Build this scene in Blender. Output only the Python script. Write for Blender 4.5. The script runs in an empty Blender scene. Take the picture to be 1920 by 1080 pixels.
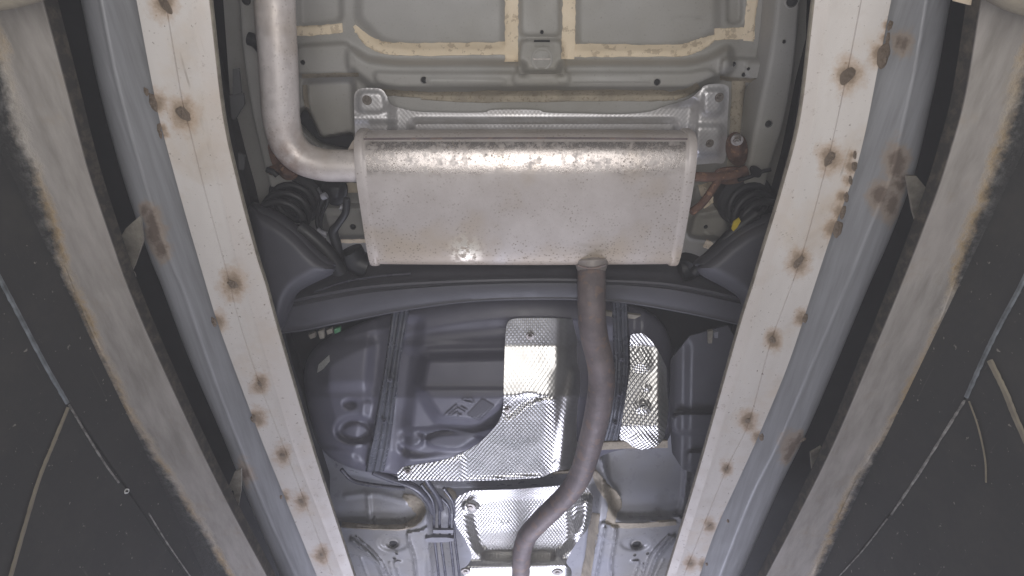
import bpy, bmesh, math, random
import numpy as np
from mathutils import Vector, Matrix, noise as mn

random.seed(7)
SC = bpy.context.scene
COL = SC.collection
R = math.radians

# ------------------------------------------------------------------ camera, world, lamps
CAMZ = 0.50
F = 1000.0                       # focal length in pixels of the 1920 px wide photograph
TS, TC = math.sin(R(30)), math.cos(R(30))
cam = bpy.data.cameras.new('camera')
cam.lens = F / 1920 * 36.0
cam.sensor_width = 36.0
cam.clip_start = 0.01
cam.clip_end = 100
camo = bpy.data.objects.new('camera', cam)
camo.location = (0, 0, CAMZ)
camo.rotation_euler = (R(150), 0, 0)
COL.objects.link(camo)
SC.camera = camo

wd = bpy.data.worlds.new('World')
SC.world = wd
wd.use_nodes = True
wd.node_tree.nodes['Background'].inputs[0].default_value = (0.92, 0.95, 1.0, 1)
wd.node_tree.nodes['Background'].inputs[1].default_value = 0.045


def area(name, loc, sx, sy, power, col, rx=180.0):
    l = bpy.data.lights.new(name, 'AREA')
    l.shape = 'RECTANGLE'
    l.size, l.size_y = sx, sy
    l.energy = power
    l.color = col
    o = bpy.data.objects.new(name, l)
    o.location = loc
    o.rotation_euler = (R(rx), 0, 0)
    COL.objects.link(o)
    return o


area('pit_lamp', (0.03, -0.12, CAMZ - 0.10), 1.10, 0.75, 7.9, (1.0, 0.975, 0.95), 178)
area('pit_lamp_core', (0.03, 0.0, CAMZ - 0.12), 0.20, 0.20, 1.8, (1.0, 0.975, 0.95), 176)
area('front_sky_fill', (0.0, 1.75, CAMZ - 0.10), 1.0, 0.5, 9.0, (0.84, 0.85, 1.0), 180)  # added lamp standing in for bluish sky light from the front
area('far_glow_fill', (0.0, 2.45, CAMZ - 0.05), 0.8, 0.3, 25.0, (0.80, 0.82, 1.0), 184)  # added fill that imitates a bluish bloom at the front end
SC.view_settings.view_transform = 'Standard'
SC.view_settings.look = 'None'
SC.view_settings.exposure = 0
SC.view_settings.gamma = 1


# ------------------------------------------------------------------ geometry helpers
def Wn(px, py, h):
    """image sighting (1920x1080) at height h above the camera -> world points"""
    px = np.asarray(px, float); py = np.asarray(py, float); h = np.asarray(h, float)
    u = (px - 960) / F; v = (py - 540) / F
    t = h / (TC - v * TS)
    return np.stack([u * t, (TS + v * TC) * t, CAMZ + h + 0 * t], -1)


def W(px, py, h):
    return Vector(Wn(px, py, h).tolist())


def Wx(px, py, X):
    u = (px - 960) / F; v = (py - 540) / F
    t = X / u
    return Vector((X, (TS + v * TC) * t, CAMZ + (TC - v * TS) * t))


def cr(pts, n=8, closed=False):
    p = [np.array(q, float) for q in pts]
    N = len(p)
    out = []
    for i in range(N if closed else N - 1):
        if closed:
            a, b, c, d = p[i - 1], p[i], p[(i + 1) % N], p[(i + 2) % N]
        else:
            b, c = p[i], p[i + 1]
            a = p[i - 1] if i > 0 else 2 * b - c
            d = p[i + 2] if i + 2 < N else 2 * c - b
        for k in range(n):
            t = k / n
            out.append(0.5 * (2 * b + (c - a) * t + (2 * a - 5 * b + 4 * c - d) * t * t + (3 * b - a - 3 * c + d) * t ** 3))
    if not closed:
        out.append(p[-1])
    return np.array(out)


def chaikin(pts, it=3, k=0.25):
    p = np.array(pts, float)
    for _ in range(it):
        q = np.roll(p, -1, 0)
        p = np.stack([p * (1 - k) + q * k, p * k + q * (1 - k)], 1).reshape(-1, 2)
    return p


def seg_dist(px, py, poly, closed=True):
    P = np.array(poly, float)
    Q = np.roll(P, -1, 0) if closed else P[1:]
    if not closed:
        P = P[:-1]
    best = np.full(px.shape, 1e18)
    bx = np.zeros(px.shape); by = np.zeros(px.shape)
    for a, b in zip(P, Q):
        d = b - a
        L = d @ d
        if L < 1e-12:
            continue
        t = np.clip(((px - a[0]) * d[0] + (py - a[1]) * d[1]) / L, 0, 1)
        qx = a[0] + t * d[0]; qy = a[1] + t * d[1]
        dd = (px - qx) ** 2 + (py - qy) ** 2
        m = dd < best
        best = np.where(m, dd, best); bx = np.where(m, qx, bx); by = np.where(m, qy, by)
    return np.sqrt(best), bx, by


def inside(px, py, poly):
    P = np.array(poly, float); Q = np.roll(P, -1, 0)
    r = np.zeros(px.shape, bool)
    for (x0, y0), (x1, y1) in zip(P, Q):
        if y0 == y1:
            continue
        c = (y0 > py) != (y1 > py)
        r ^= c & (px < (x1 - x0) * (py - y0) / (y1 - y0) + x0)
    return r


def sstep(x):
    x = np.clip(x, 0, 1)
    return x * x * (3 - 2 * x)


class Relief:
    """a pressed sheet: a base height and pressed regions (polygon, depth towards the viewer, width of the flank)"""
    def __init__(self, base, feats=(), ridges=()):
        self.base = base
        self.feats = [(np.array(p, float), a, w) for p, a, w in feats]
        self.ridges = [(np.array(p, float), a, w) for p, a, w in ridges]

    def __call__(self, px, py):
        px = np.asarray(px, float); py = np.asarray(py, float)
        h = self.base(px, py) if callable(self.base) else np.full(px.shape, self.base)
        h = h + 0.0
        for p, a, w in self.feats:
            x0, y0 = p.min(0) - w; x1, y1 = p.max(0) + w
            m = (px > x0) & (px < x1) & (py > y0) & (py < y1)
            if not m.any():
                continue
            X = px[m]; Y = py[m]
            d, _, _ = seg_dist(X, Y, p)
            sd = np.where(inside(X, Y, p), -d, d)
            h[m] -= a * sstep(0.5 - sd / w)
        for p, a, w in self.ridges:
            x0, y0 = p.min(0) - 2 * w; x1, y1 = p.max(0) + 2 * w
            m = (px > x0) & (px < x1) & (py > y0) & (py < y1)
            if not m.any():
                continue
            d, _, _ = seg_dist(px[m], py[m], p, False)
            h[m] -= a * sstep(1 - d / w)
        return h


def locof(o):
    v = Vector((0, 0, 0))
    while o:
        v += o.location
        o = o.parent
    return v


def obj(name, verts, faces, mat, parent=None, smooth=True, attrs=None, sharp=None, uv=None):
    me = bpy.data.meshes.new(name)
    off = locof(parent) if parent else Vector((0, 0, 0))
    V = np.asarray([tuple(v) for v in verts] if not isinstance(verts, np.ndarray) else verts, float)
    V = V - np.array(off)
    me.from_pydata(V.tolist(), [], [list(f) for f in faces])
    if mat: me.materials.append(mat)
    if smooth:
        me.polygons.foreach_set('use_smooth', [True] * len(me.polygons))
    if attrs:
        for k, a in attrs.items():
            at = me.attributes.new(k, 'FLOAT', 'POINT')
            at.data.foreach_set('value', np.asarray(a, np.float32))
    me.update()
    if sharp:
        me.set_sharp_from_angle(angle=R(sharp))
    o = bpy.data.objects.new(name, me)
    COL.objects.link(o)
    if parent:
        o.parent = parent
    return o


def inst(name, src_mesh, parent, loc, rot=(0, 0, 0), scale=(1, 1, 1)):
    o = bpy.data.objects.new(name, src_mesh)
    COL.objects.link(o)
    if parent:
        o.parent = parent
        loc = Vector(loc) - locof(parent)
    o.location = loc
    o.rotation_euler = rot
    o.scale = scale
    return o


def thing(name, label, cat, loc=(0, 0, 0), group=None):
    o = bpy.data.objects.new(name, None)
    o.empty_display_size = 0.05
    COL.objects.link(o)
    o.location = loc
    o['label'] = label
    o['category'] = cat
    if group:
        o['group'] = group
    return o


def thicken(V, faces, t, attrs=None):
    """close a sheet: add a back at +t in z and a rim along its open edges"""
    n = len(V)
    V2 = V.copy(); V2[:, 2] += t
    cnt = {}
    for f in faces:
        for a, b in zip(f, list(f[1:]) + [f[0]]):
            cnt[(a, b)] = cnt.get((a, b), 0) + 1
    out = [tuple(f) for f in faces] + [tuple(i + n for i in reversed(f)) for f in faces]
    for (a, b) in cnt:
        if (b, a) not in cnt:
            out.append((b, a, a + n, b + n))
    if attrs:
        attrs = {k: np.concatenate([v, v]) for k, v in attrs.items()}
    return np.concatenate([V, V2]), out, attrs


def sheet(name, poly, hf, mat, parent, step=4, thick=0.002, sharp=50, attrf=None):
    P = np.array(poly, float)
    x0, y0 = P.min(0) - step; x1, y1 = P.max(0) + step
    xs = np.arange(x0, x1 + step, step); ys = np.arange(y0, y1 + step, step)
    X, Y = np.meshgrid(xs, ys)
    ins = inside(X, Y, P)
    q = ins[:-1, :-1] | ins[1:, :-1] | ins[:-1, 1:] | ins[1:, 1:]
    d, bx, by = seg_dist(X, Y, P)
    X = np.where(ins, X, bx); Y = np.where(ins, Y, by)
    H = hf(X, Y) if callable(hf) else np.full(X.shape, hf)
    V = Wn(X, Y, H).reshape(-1, 3)
    nx = len(xs)
    used = {}
    faces = []
    idx = np.argwhere(q)
    for j, i in idx:
        f = [j * nx + i, (j + 1) * nx + i, (j + 1) * nx + i + 1, j * nx + i + 1]
        g = []
        for k in f:
            if k not in used:
                used[k] = len(used)
            g.append(used[k])
        faces.append(g)
    keys = np.array(list(used.keys()))
    Vk = V[keys]
    at = None
    if attrf:
        at = {k: fn(X, Y).reshape(-1)[keys] for k, fn in attrf.items()}
    if thick:
        Vk, faces, at = thicken(Vk, faces, thick, at)
    return obj(name, Vk, faces, mat, parent, True, at, sharp)


def loft(name, lines, mat, parent, thick=0.0, sharp=40, attrs=None, flip=False):
    """lines: list of (n,3) arrays"""
    L = np.array(lines)
    k, n, _ = L.shape
    V = L.reshape(-1, 3)
    faces = []
    for a in range(k - 1):
        for b in range(n - 1):
            f = [a * n + b, (a + 1) * n + b, (a + 1) * n + b + 1, a * n + b + 1]
            faces.append(f[::-1] if flip else f)
    at = {q: np.asarray(v).reshape(-1) for q, v in attrs.items()} if attrs else None
    if thick:
        V, faces, at = thicken(V, faces, thick, at)
    return obj(name, V, faces, mat, parent, True, at, sharp)


def tube(name, pts, rad, mat, parent, seg=16, cap=True, sharp=None, ripple=None):
    P = [Vector(p) for p in pts]
    n = len(P)
    rad = list(rad) if hasattr(rad, '__len__') else [rad] * n
    T = []
    for i in range(n):
        T.append((P[min(i + 1, n - 1)] - P[max(i - 1, 0)]).normalized())
    up = Vector((0, 0, 1)) if abs(T[0].z) < 0.9 else Vector((0, 1, 0))
    N = (up - T[0] * up.dot(T[0])).normalized()
    V = []; Fc = []
    for i in range(n):
        N = (N - T[i] * N.dot(T[i])).normalized()
        B = T[i].cross(N)
        for k in range(seg):
            a = 2 * math.pi * k / seg
            r = rad[i]
            V.append(P[i] + (N * math.cos(a) + B * math.sin(a)) * r)
    for i in range(n - 1):
        for k in range(seg):
            a = i * seg + k; b = i * seg + (k + 1) % seg
            Fc.append((a, a + seg, b + seg, b))
    if cap:
        Fc.append(tuple(range(seg)))
        Fc.append(tuple((n - 1) * seg + k for k in reversed(range(seg))))
    return obj(name, V, Fc, mat, parent, True, None, sharp or 50)


def ptube(name, pxs, h, r, mat, parent, n=6, seg=12, rpx=False):
    """tube along sighted points; h a number or a list, r in metres"""
    hs = h if hasattr(h, '__len__') else [h] * len(pxs)
    rs = r if hasattr(r, '__len__') else [r] * len(pxs)
    q = cr([(a[0], a[1], hh, rr) for a, hh, rr in zip(pxs, hs, rs)], n)
    return tube(name, Wn(q[:, 0], q[:, 1], q[:, 2]), q[:, 3], mat, parent, seg)


def ribbon(name, pts, hw, hf, mat, parent, t=0.004, n=6, jag=0.06, smoothpath=True):
    """a bead or strip of half width hw px lying on the surface hf"""
    q = cr(pts, n) if smoothpath else np.array(pts, float)
    if not smoothpath:
        qq = [q[0]]
        for a, b in zip(q[:-1], q[1:]):
            m = max(2, int(np.hypot(*(b - a)) / 5))
            qq += [a + (b - a) * k / m for k in range(1, m + 1)]
        q = np.array(qq)
    d = np.gradient(q[:, :2], axis=0)
    d /= np.linalg.norm(d, axis=1)[:, None] + 1e-9
    nrm = np.stack([-d[:, 1], d[:, 0]], 1)
    s = random.random() * 50
    lines = []
    prof = [(-1, 0.0), (-0.94, 0.75), (-0.55, 1), (-0.1, 0.82), (0.1, 0.82), (0.55, 1), (0.94, 0.75), (1, 0.0)]
    e = [[1 + jag * mn.noise(Vector((i * 0.45, s + sd * 9, 0))) * 1.6 + jag * 0.8 * mn.noise(Vector((i * 1.3, s, sd))) for i in range(len(q))] for sd in (0, 1)]
    z = np.array([0.75 + 0.5 * abs(mn.noise(Vector((i * 0.3, s, 3)))) for i in range(len(q))])
    w = hw if not hasattr(hw, '__len__') else np.interp(np.linspace(0, 1, len(q)), np.linspace(0, 1, len(hw)), hw)
    for o, k in prof:
        ee = np.array(e[0 if o < 0 else 1])
        x = q[:, 0] + nrm[:, 0] * o * w * ee; y = q[:, 1] + nrm[:, 1] * o * w * ee
        h = hf(x, y) if callable(hf) else np.full(x.shape, hf)
        lines.append(Wn(x, y, h - (t * k * z if k else -0.002)))
    return loft(name, lines, mat, parent, 0.004, 60)


def ppoly(name, poly, h, mat, parent, t=0.004, sharp=30):
    """flat plate with a sighted outline at one height"""
    P = Wn(*np.array(poly, float).T, h)
    n = len(P)
    a = 0.5 * sum(P[i][0] * P[(i + 1) % n][1] - P[(i + 1) % n][0] * P[i][1] for i in range(n))
    if a > 0:
        P = P[::-1]
    V = np.concatenate([P, P + np.array([0, 0, t])])
    fs = [tuple(range(n)), tuple(range(2 * n - 1, n - 1, -1))]
    for i in range(n):
        j = (i + 1) % n
        fs.append((j, i, i + n, j + n))
    return obj(name, V, fs, mat, parent, False)


# ------------------------------------------------------------------ materials
class M:
    def __init__(self, name):
        self.m = bpy.data.materials.new(name)
        self.m.use_nodes = True
        self.t = self.m.node_tree
        self.b = self.t.nodes['Principled BSDF']
        self.tc = self.t.nodes.new('ShaderNodeTexCoord').outputs['Object']

    def n(self, ty, **kw):
        x = self.t.nodes.new(ty)
        for k, v in kw.items():
            setattr(x, k, v)
        return x

    def put(self, sock, v):
        if isinstance(v, bpy.types.NodeSocket):
            self.t.links.new(v, sock)
        elif isinstance(v, (tuple, list)):
            sock.default_value = tuple(v) + (1,) if len(v) == 3 and sock.type == 'RGBA' else v
        else:
            sock.default_value = v

    def vec(self, scale):
        x = self.n('ShaderNodeMapping')
        self.put(x.inputs['Vector'], self.tc)
        x.inputs['Scale'].default_value = scale
        return x.outputs[0]

    def noise(self, scale, detail=4, rough=0.55, vec=None, dist=0):
        x = self.n('ShaderNodeTexNoise')
        self.put(x.inputs['Vector'], vec or self.tc)
        x.inputs['Scale'].default_value = scale
        x.inputs['Detail'].default_value = detail
        x.inputs['Roughness'].default_value = rough
        x.inputs['Distortion'].default_value = dist
        return x.outputs['Fac']

    def vor(self, scale, vec=None, out='Distance', rnd=1.0):
        x = self.n('ShaderNodeTexVoronoi')
        self.put(x.inputs['Vector'], vec or self.tc)
        x.inputs['Scale'].default_value = scale
        x.inputs['Randomness'].default_value = rnd
        return x.outputs[out]

    def rng(self, f, a, b, c=0.0, d=1.0):
        x = self.n('ShaderNodeMapRange')
        self.put(x.inputs[0], f)
        for i, v in zip((1, 2, 3, 4), (a, b, c, d)):
            x.inputs[i].default_value = v
        return x.outputs[0]

    def math(self, op, a, b=0.0):
        x = self.n('ShaderNodeMath', operation=op)
        self.put(x.inputs[0], a); self.put(x.inputs[1], b)
        return x.outputs[0]

    def mix(self, f, a, b, blend='MIX'):
        x = self.n('ShaderNodeMix', data_type='RGBA', blend_type=blend)
        self.put(x.inputs['Factor'], f)
        self.put(x.inputs['A'], a); self.put(x.inputs['B'], b)
        return x.outputs['Result']

    def attr(self, name):
        x = self.n('ShaderNodeAttribute')
        x.attribute_name = name
        return x.outputs['Fac']

    def sep(self):
        x = self.n('ShaderNodeSeparateXYZ')
        self.put(x.inputs[0], self.tc)
        return x.outputs

    def bump(self, h, strength, dist=0.002):
        x = self.n('ShaderNodeBump')
        self.put(x.inputs['Height'], h)
        x.inputs['Strength'].default_value = strength
        x.inputs['Distance'].default_value = dist
        if getattr(self, 'nb', None):
            self.put(x.inputs['Normal'], self.nb)
        self.nb = x.outputs[0]
        self.put(self.b.inputs['Normal'], self.nb)

    def set(self, col=None, rough=None, metal=None, spec=None, coat=None):
        for k, v in (('Base Color', col), ('Roughness', rough), ('Metallic', metal), ('Specular IOR Level', spec), ('Coat Weight', coat)):
            if v is not None:
                self.put(self.b.inputs[k], v)
        return self.m


def simple(name, c1, c2=None, scale=20, rough=0.5, metal=0.0, bump=0.0, bscale=150, spots=None, spec=0.5):
    m = M(name)
    c2 = c2 or tuple(0.8 * x for x in c1)
    col = m.mix(m.rng(m.noise(scale, 5, 0.6), 0.35, 0.65), c1, c2)
    if spots:
        sc, sr, sth, amt = spots
        f = m.rng(m.noise(sr, 3, 0.6), sth, sth + 0.05, 0, amt)
        col = m.mix(f, col, sc)
    rg = m.rng(m.noise(scale * 2.3, 4, 0.6), 0.3, 0.7, max(0.05, rough - 0.08), min(1, rough + 0.1))
    if bump:
        m.bump(m.noise(bscale, 4, 0.6), bump, 0.002)
    return m.set(col, rg, metal, spec)


def make_body_paint(name, a, b, rg=0.42):
    m = M(name)
    col = m.mix(m.rng(m.noise(9, 5, 0.6), 0.3, 0.7), a, b)
    col = m.mix(m.rng(m.noise(3, 3), 0.45, 0.65, 0, 0.6), col, (0.27, 0.25, 0.205))
    dust = m.rng(m.noise(220, 3, 0.7), 0.60, 0.70, 0, 0.35)
    col = m.mix(dust, col, (0.16, 0.14, 0.11))
    m.bump(m.noise(60, 3), 0.08, 0.002)
    return m.set(col, m.rng(m.noise(30, 3), 0.3, 0.7, rg, rg + 0.16), 0.0, 0.5)


PAINT = make_body_paint('grey_body_paint', (0.36, 0.35, 0.335), (0.405, 0.395, 0.375))
FPAINT = make_body_paint('grey_body_paint_bluish_light', (0.30, 0.303, 0.335), (0.345, 0.35, 0.385), 0.24)  # same grey paint, with the bluish front light put into its colour
SEAL = simple('beige_sealant', (0.90, 0.77, 0.59), (0.80, 0.67, 0.49), 14, 0.75, 0, 0.4, 260, ((0.42, 0.33, 0.23), 60, 0.56, 0.55))
DSEAL = simple('dirty_sealant', (0.47, 0.41, 0.32), (0.32, 0.28, 0.22), 25, 0.8, 0, 0.5, 240, ((0.2, 0.16, 0.11), 150, 0.58, 0.6))
DARK = simple('black_backing_and_seat', (0.035, 0.035, 0.037), (0.028, 0.028, 0.031), 6, 0.6, 0, 0.15, 80)  # darkness of the gaps put into the backing's colour; spring seats share it
HOLE = simple('hole_shadow_black', (0.03, 0.03, 0.03), None, 10, 0.8)
TANK = simple('grey_black_tank_plastic', (0.152, 0.149, 0.185), (0.128, 0.125, 0.157), 5, 0.42, 0, 0.10, 170, None, 0.5)
AXLE = simple('dark_axle_paint', (0.092, 0.091, 0.104), (0.078, 0.077, 0.088), 7, 0.5, 0, 0.15, 120, None, 0.45)
RUBBER = simple('black_rubber', (0.022, 0.022, 0.024), None, 12, 0.5, 0, 0.1, 120)
RUST = simple('brown_rust', (0.20, 0.11, 0.075), (0.11, 0.065, 0.05), 40, 0.8, 0.1, 0.6, 220, ((0.35, 0.2, 0.12), 60, 0.6, 0.7))
BOLT = simple('dull_zinc', (0.42, 0.40, 0.38), (0.25, 0.22, 0.20), 60, 0.45, 0.7, 0.3, 300)
LINE = simple('plastic_coated_line', (0.10, 0.10, 0.125), (0.085, 0.085, 0.105), 10, 0.28, 0, 0.0)
CLIP = simple('grey_clip', (0.26, 0.26, 0.29), None, 30, 0.4)
YELLOW = simple('yellow_paint_mark', (0.75, 0.55, 0.03), (0.5, 0.38, 0.04), 60, 0.6)
STICK = simple('white_printed_sticker', (0.85, 0.85, 0.83), (0.55, 0.55, 0.55), 260, 0.5)
GREEN = simple('green_clip_plastic', (0.07, 0.22, 0.10), None, 30, 0.5)
BRASS = simple('pale_dirty_bracket', (0.36, 0.33, 0.27), (0.2, 0.18, 0.15), 40, 0.5, 0.3, 0.3)


def make_muffler(name, speck, yz, amt, ca=(0.58, 0.535, 0.515), cb=(0.455, 0.41, 0.385)):
    m = M(name)
    big = m.rng(m.noise(6, 6, 0.68), 0.36, 0.64)
    col = m.mix(big, ca, cb)
    x, y, z = m.sep()
    warm = m.rng(m.math('ADD', m.noise(6, 3), m.rng(y, 0.03, 0.13, -0.08, 0.22) if amt == 1.0 else 0.0), 0.52, 0.72, 0, 0.6)
    col = m.mix(warm, col, (0.50, 0.405, 0.29))
    v1 = m.vor(150, None)
    pit = m.math('MULTIPLY', m.rng(v1, 0.12, 0.34, 1, 0), m.rng(m.math('ADD', m.noise(20, 4, 0.65), m.rng(y, 0.02, 0.12, -0.02, 0.10)), 0.42, 0.62))
    pit2 = m.rng(m.noise(240, 3, 0.7), 0.66, 0.74, 0, 0.6)
    pit = m.math('MAXIMUM', pit, pit2)
    col = m.mix(m.math('MULTIPLY', pit, speck), col, (0.22, 0.175, 0.135))
    x, y, z = m.sep()
    zone = m.rng(m.math('ADD', y, m.math('MULTIPLY', m.math('SUBTRACT', m.noise(9, 4, 0.6), 0.5), 0.05)), yz[0], yz[1], 1, 0)  # metallic shine masked to the band where the lamp reflects
    if amt == 1.0:
        zone = m.math('MULTIPLY', zone, m.rng(m.math('ABSOLUTE', m.math('ADD', x, 0.001)), 0.311, 0.315, 1, 0))
        zone = m.math('MULTIPLY', zone, m.rng(y, SEAM_Y - 0.001, SEAM_Y + 0.001))
    shiny = m.math('MULTIPLY', m.math('MULTIPLY', m.rng(m.noise(55, 6, 0.78), *((0.36, 0.50) if amt == 1.0 else (0.42, 0.56))), zone), amt)
    if amt != 1.0:                       # brown heat and rust stain round the lower bend
        bx, by, bz = (W(522, 300, 1.06) - W(985, 370, 1.05))
        dx = m.math('ADD', x, -bx); dy = m.math('ADD', y, -by)
        dd = m.math('SQRT', m.math('ADD', m.math('MULTIPLY', dx, dx), m.math('MULTIPLY', dy, dy)))
        col = m.mix(m.math('MULTIPLY', m.rng(dd, 0.02, 0.11, 0.8, 0), m.rng(m.noise(35, 5, 0.7), 0.38, 0.62, 0.25, 1)), col, (0.27, 0.17, 0.12))
    if amt == 1.0:                       # a brighter, shinier spot low on the left
        dx = m.math('ADD', x, 0.125); dy = m.math('ADD', y, -0.108)
        dd = m.math('SQRT', m.math('ADD', m.math('MULTIPLY', dx, dx), m.math('MULTIPLY', dy, dy)))
        sp = m.math('MULTIPLY', m.rng(dd, 0.008, 0.045, 1, 0), m.rng(m.noise(90, 4, 0.7), 0.46, 0.52))
        shiny = m.math('MAXIMUM', shiny, sp)
        col = m.mix(sp, col, (0.85, 0.8, 0.68))
    rg = m.rng(shiny, 0, 1, 0.44, 0.27)
    rg = m.math('ADD', rg, m.math('MULTIPLY', pit, 0.4))
    m.bump(m.noise(150, 4, 0.7), 0.16, 0.0015)
    met = m.math('MULTIPLY', m.rng(shiny, 0, 1, 0.10, 0.75), m.rng(pit, 0, 1, 1, 0.3))
    return m.set(col, rg, met, 0.5)


SEAM_Y = -0.1165
MUF = make_muffler('weathered_aluminised_steel', 0.75, (-0.064, -0.050), 1.0)
PIPE = make_muffler('weathered_tail_pipe_steel', 0.5, (-0.02, 0.06), 0.32, (0.72, 0.665, 0.635), (0.62, 0.565, 0.535))
COLLAR = simple('brownish_collar_steel', (0.36, 0.32, 0.30), (0.28, 0.25, 0.235), 30, 0.5, 0.1, 0.3, 150)
RPIPE = simple('dull_purple_brown_pipe', (0.215, 0.178, 0.178), (0.145, 0.122, 0.128), 22, 0.6, 0.15, 0.35, 140, ((0.27, 0.19, 0.15), 34, 0.55, 0.55))


def make_foil(name, cell, strength, *a, **k):
    return make_foil_(name, cell, strength, *a, **k)


def make_foil_(name, cell, strength, tint=(0.78, 0.765, 0.75), rough=0.24, dirt=0.3, aniso=0.8, metal=0.92, emb=False):
    m = M(name)
    x, y, z = m.sep()
    w = m.math('MULTIPLY', m.math('SUBTRACT', m.noise(7, 2), 0.5), 0.012)
    kx = 2 * math.pi / cell
    sx = m.math('SINE', m.math('MULTIPLY', m.math('ADD', x, w), kx))
    sy = m.math('SINE', m.math('MULTIPLY', m.math('ADD', y, w), kx * aniso))
    hgt = m.math('MULTIPLY', sx, sy)
    if emb:
        hgt = m.math('MULTIPLY', hgt, m.attr('emb'))
    m.bump(hgt, strength, cell * 0.28)
    col = m.mix(m.rng(m.noise(12, 5, 0.65), 0.42, 0.7, 0, dirt), tint, (0.36, 0.33, 0.30))
    return m.set(col, m.rng(m.noise(16, 4), 0.3, 0.7, rough - 0.05, rough + 0.1), metal, 0.5)


FOIL = make_foil('embossed_aluminium_foil', 0.0105, 0.34, (0.80, 0.79, 0.775), 0.33, 0.3, emb=True)
FOIL2 = make_foil('dull_embossed_aluminium_foil', 0.0095, 0.07, (0.62, 0.61, 0.62), 0.42, 0.5, 0.8, 0.6)


def make_white():
    m = M('dirty_white_paint')
    st = m.noise(7, 4, 0.5, m.vec((3, 0.9, 3)))
    col = m.mix(m.rng(st, 0.38, 0.68), (0.615, 0.58, 0.55), (0.565, 0.53, 0.50))
    col = m.mix(m.rng(m.noise(5, 5, 0.65), 0.50, 0.70, 0, 0.62), col, (0.52, 0.42, 0.315))
    col = m.mix(m.rng(m.noise(11, 5, 0.7), 0.52, 0.70, 0, 0.4), col, (0.44, 0.39, 0.345))
    specks = m.rng(m.noise(130, 3, 0.6), 0.665, 0.715)
    col = m.mix(m.math('MULTIPLY', specks, 0.85), col, (0.14, 0.10, 0.075))
    splat = m.math('MULTIPLY', m.rng(m.noise(140, 3, 0.6), 0.655, 0.70), m.attr('splat'))
    col = m.mix(m.math('MULTIPLY', splat, 0.8), col, (0.16, 0.12, 0.09))
    scr = m.rng(m.noise(38, 3, 0.6, m.vec((1.6, 0.05, 1))), 0.66, 0.70, 0, 0.5)
    scr = m.math('MULTIPLY', scr, m.rng(m.noise(12, 3), 0.5, 0.6))
    col = m.mix(scr, col, (0.25, 0.205, 0.165))
    specks2 = m.math('MULTIPLY', m.rng(m.noise(60, 5, 0.75), 0.60, 0.68), m.attr('edge'))
    col = m.mix(m.math('MULTIPLY', specks2, 0.8), col, (0.20, 0.155, 0.12))
    col = m.mix(m.math('MULTIPLY', m.attr('edge'), 0.45), col, (0.40, 0.35, 0.315))
    r = m.attr('rust')
    rn = m.math('ADD', r, m.math('MULTIPLY', m.math('SUBTRACT', m.noise(45, 5, 0.75), 0.5), 1.3))
    halo = m.math('MULTIPLY', m.rng(rn, 0.15, 0.55), m.rng(r, 0.0, 0.12))
    core = m.math('MULTIPLY', m.rng(rn, 0.50, 0.85), m.rng(r, 0.0, 0.2))
    col = m.mix(m.math('MULTIPLY', halo, 0.62), col, (0.42, 0.29, 0.185))
    col = m.mix(m.math('MULTIPLY', core, 0.75), col, (0.20, 0.145, 0.095))
    m.bump(m.noise(90, 4), 0.10, 0.002)
    return m.set(col, m.rng(m.noise(30, 3), 0.3, 0.7, 0.42, 0.6), 0.0, 0.4)


WHITE = make_white()


def make_channel():
    m = M('galvanised_channel_steel')
    st = m.noise(14, 5, 0.6, m.vec((8, 0.5, 4)))
    col = m.mix(m.rng(st, 0.36, 0.66), (0.36, 0.362, 0.378), (0.295, 0.295, 0.305))
    r = m.attr('rust')
    rn = m.math('ADD', r, m.math('MULTIPLY', m.math('SUBTRACT', m.noise(40, 5, 0.75), 0.5), 1.4))
    halo = m.math('MULTIPLY', m.rng(rn, 0.15, 0.5), m.rng(r, 0.0, 0.12))
    core = m.math('MULTIPLY', m.rng(rn, 0.6, 0.9), m.rng(r, 0.0, 0.2))
    col = m.mix(m.math('MULTIPLY', halo, 0.55), col, (0.40, 0.29, 0.19))
    col = m.mix(m.math('MULTIPLY', core, 0.8), col, (0.15, 0.11, 0.085))
    m.bump(m.noise(70, 3, 0.6, m.vec((4, 0.5, 2))), 0.08, 0.002)
    return m.set(col, m.rng(m.noise(20, 3), 0.3, 0.7, 0.36, 0.5), 0.25, 0.5)


CHAN = make_channel()


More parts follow.
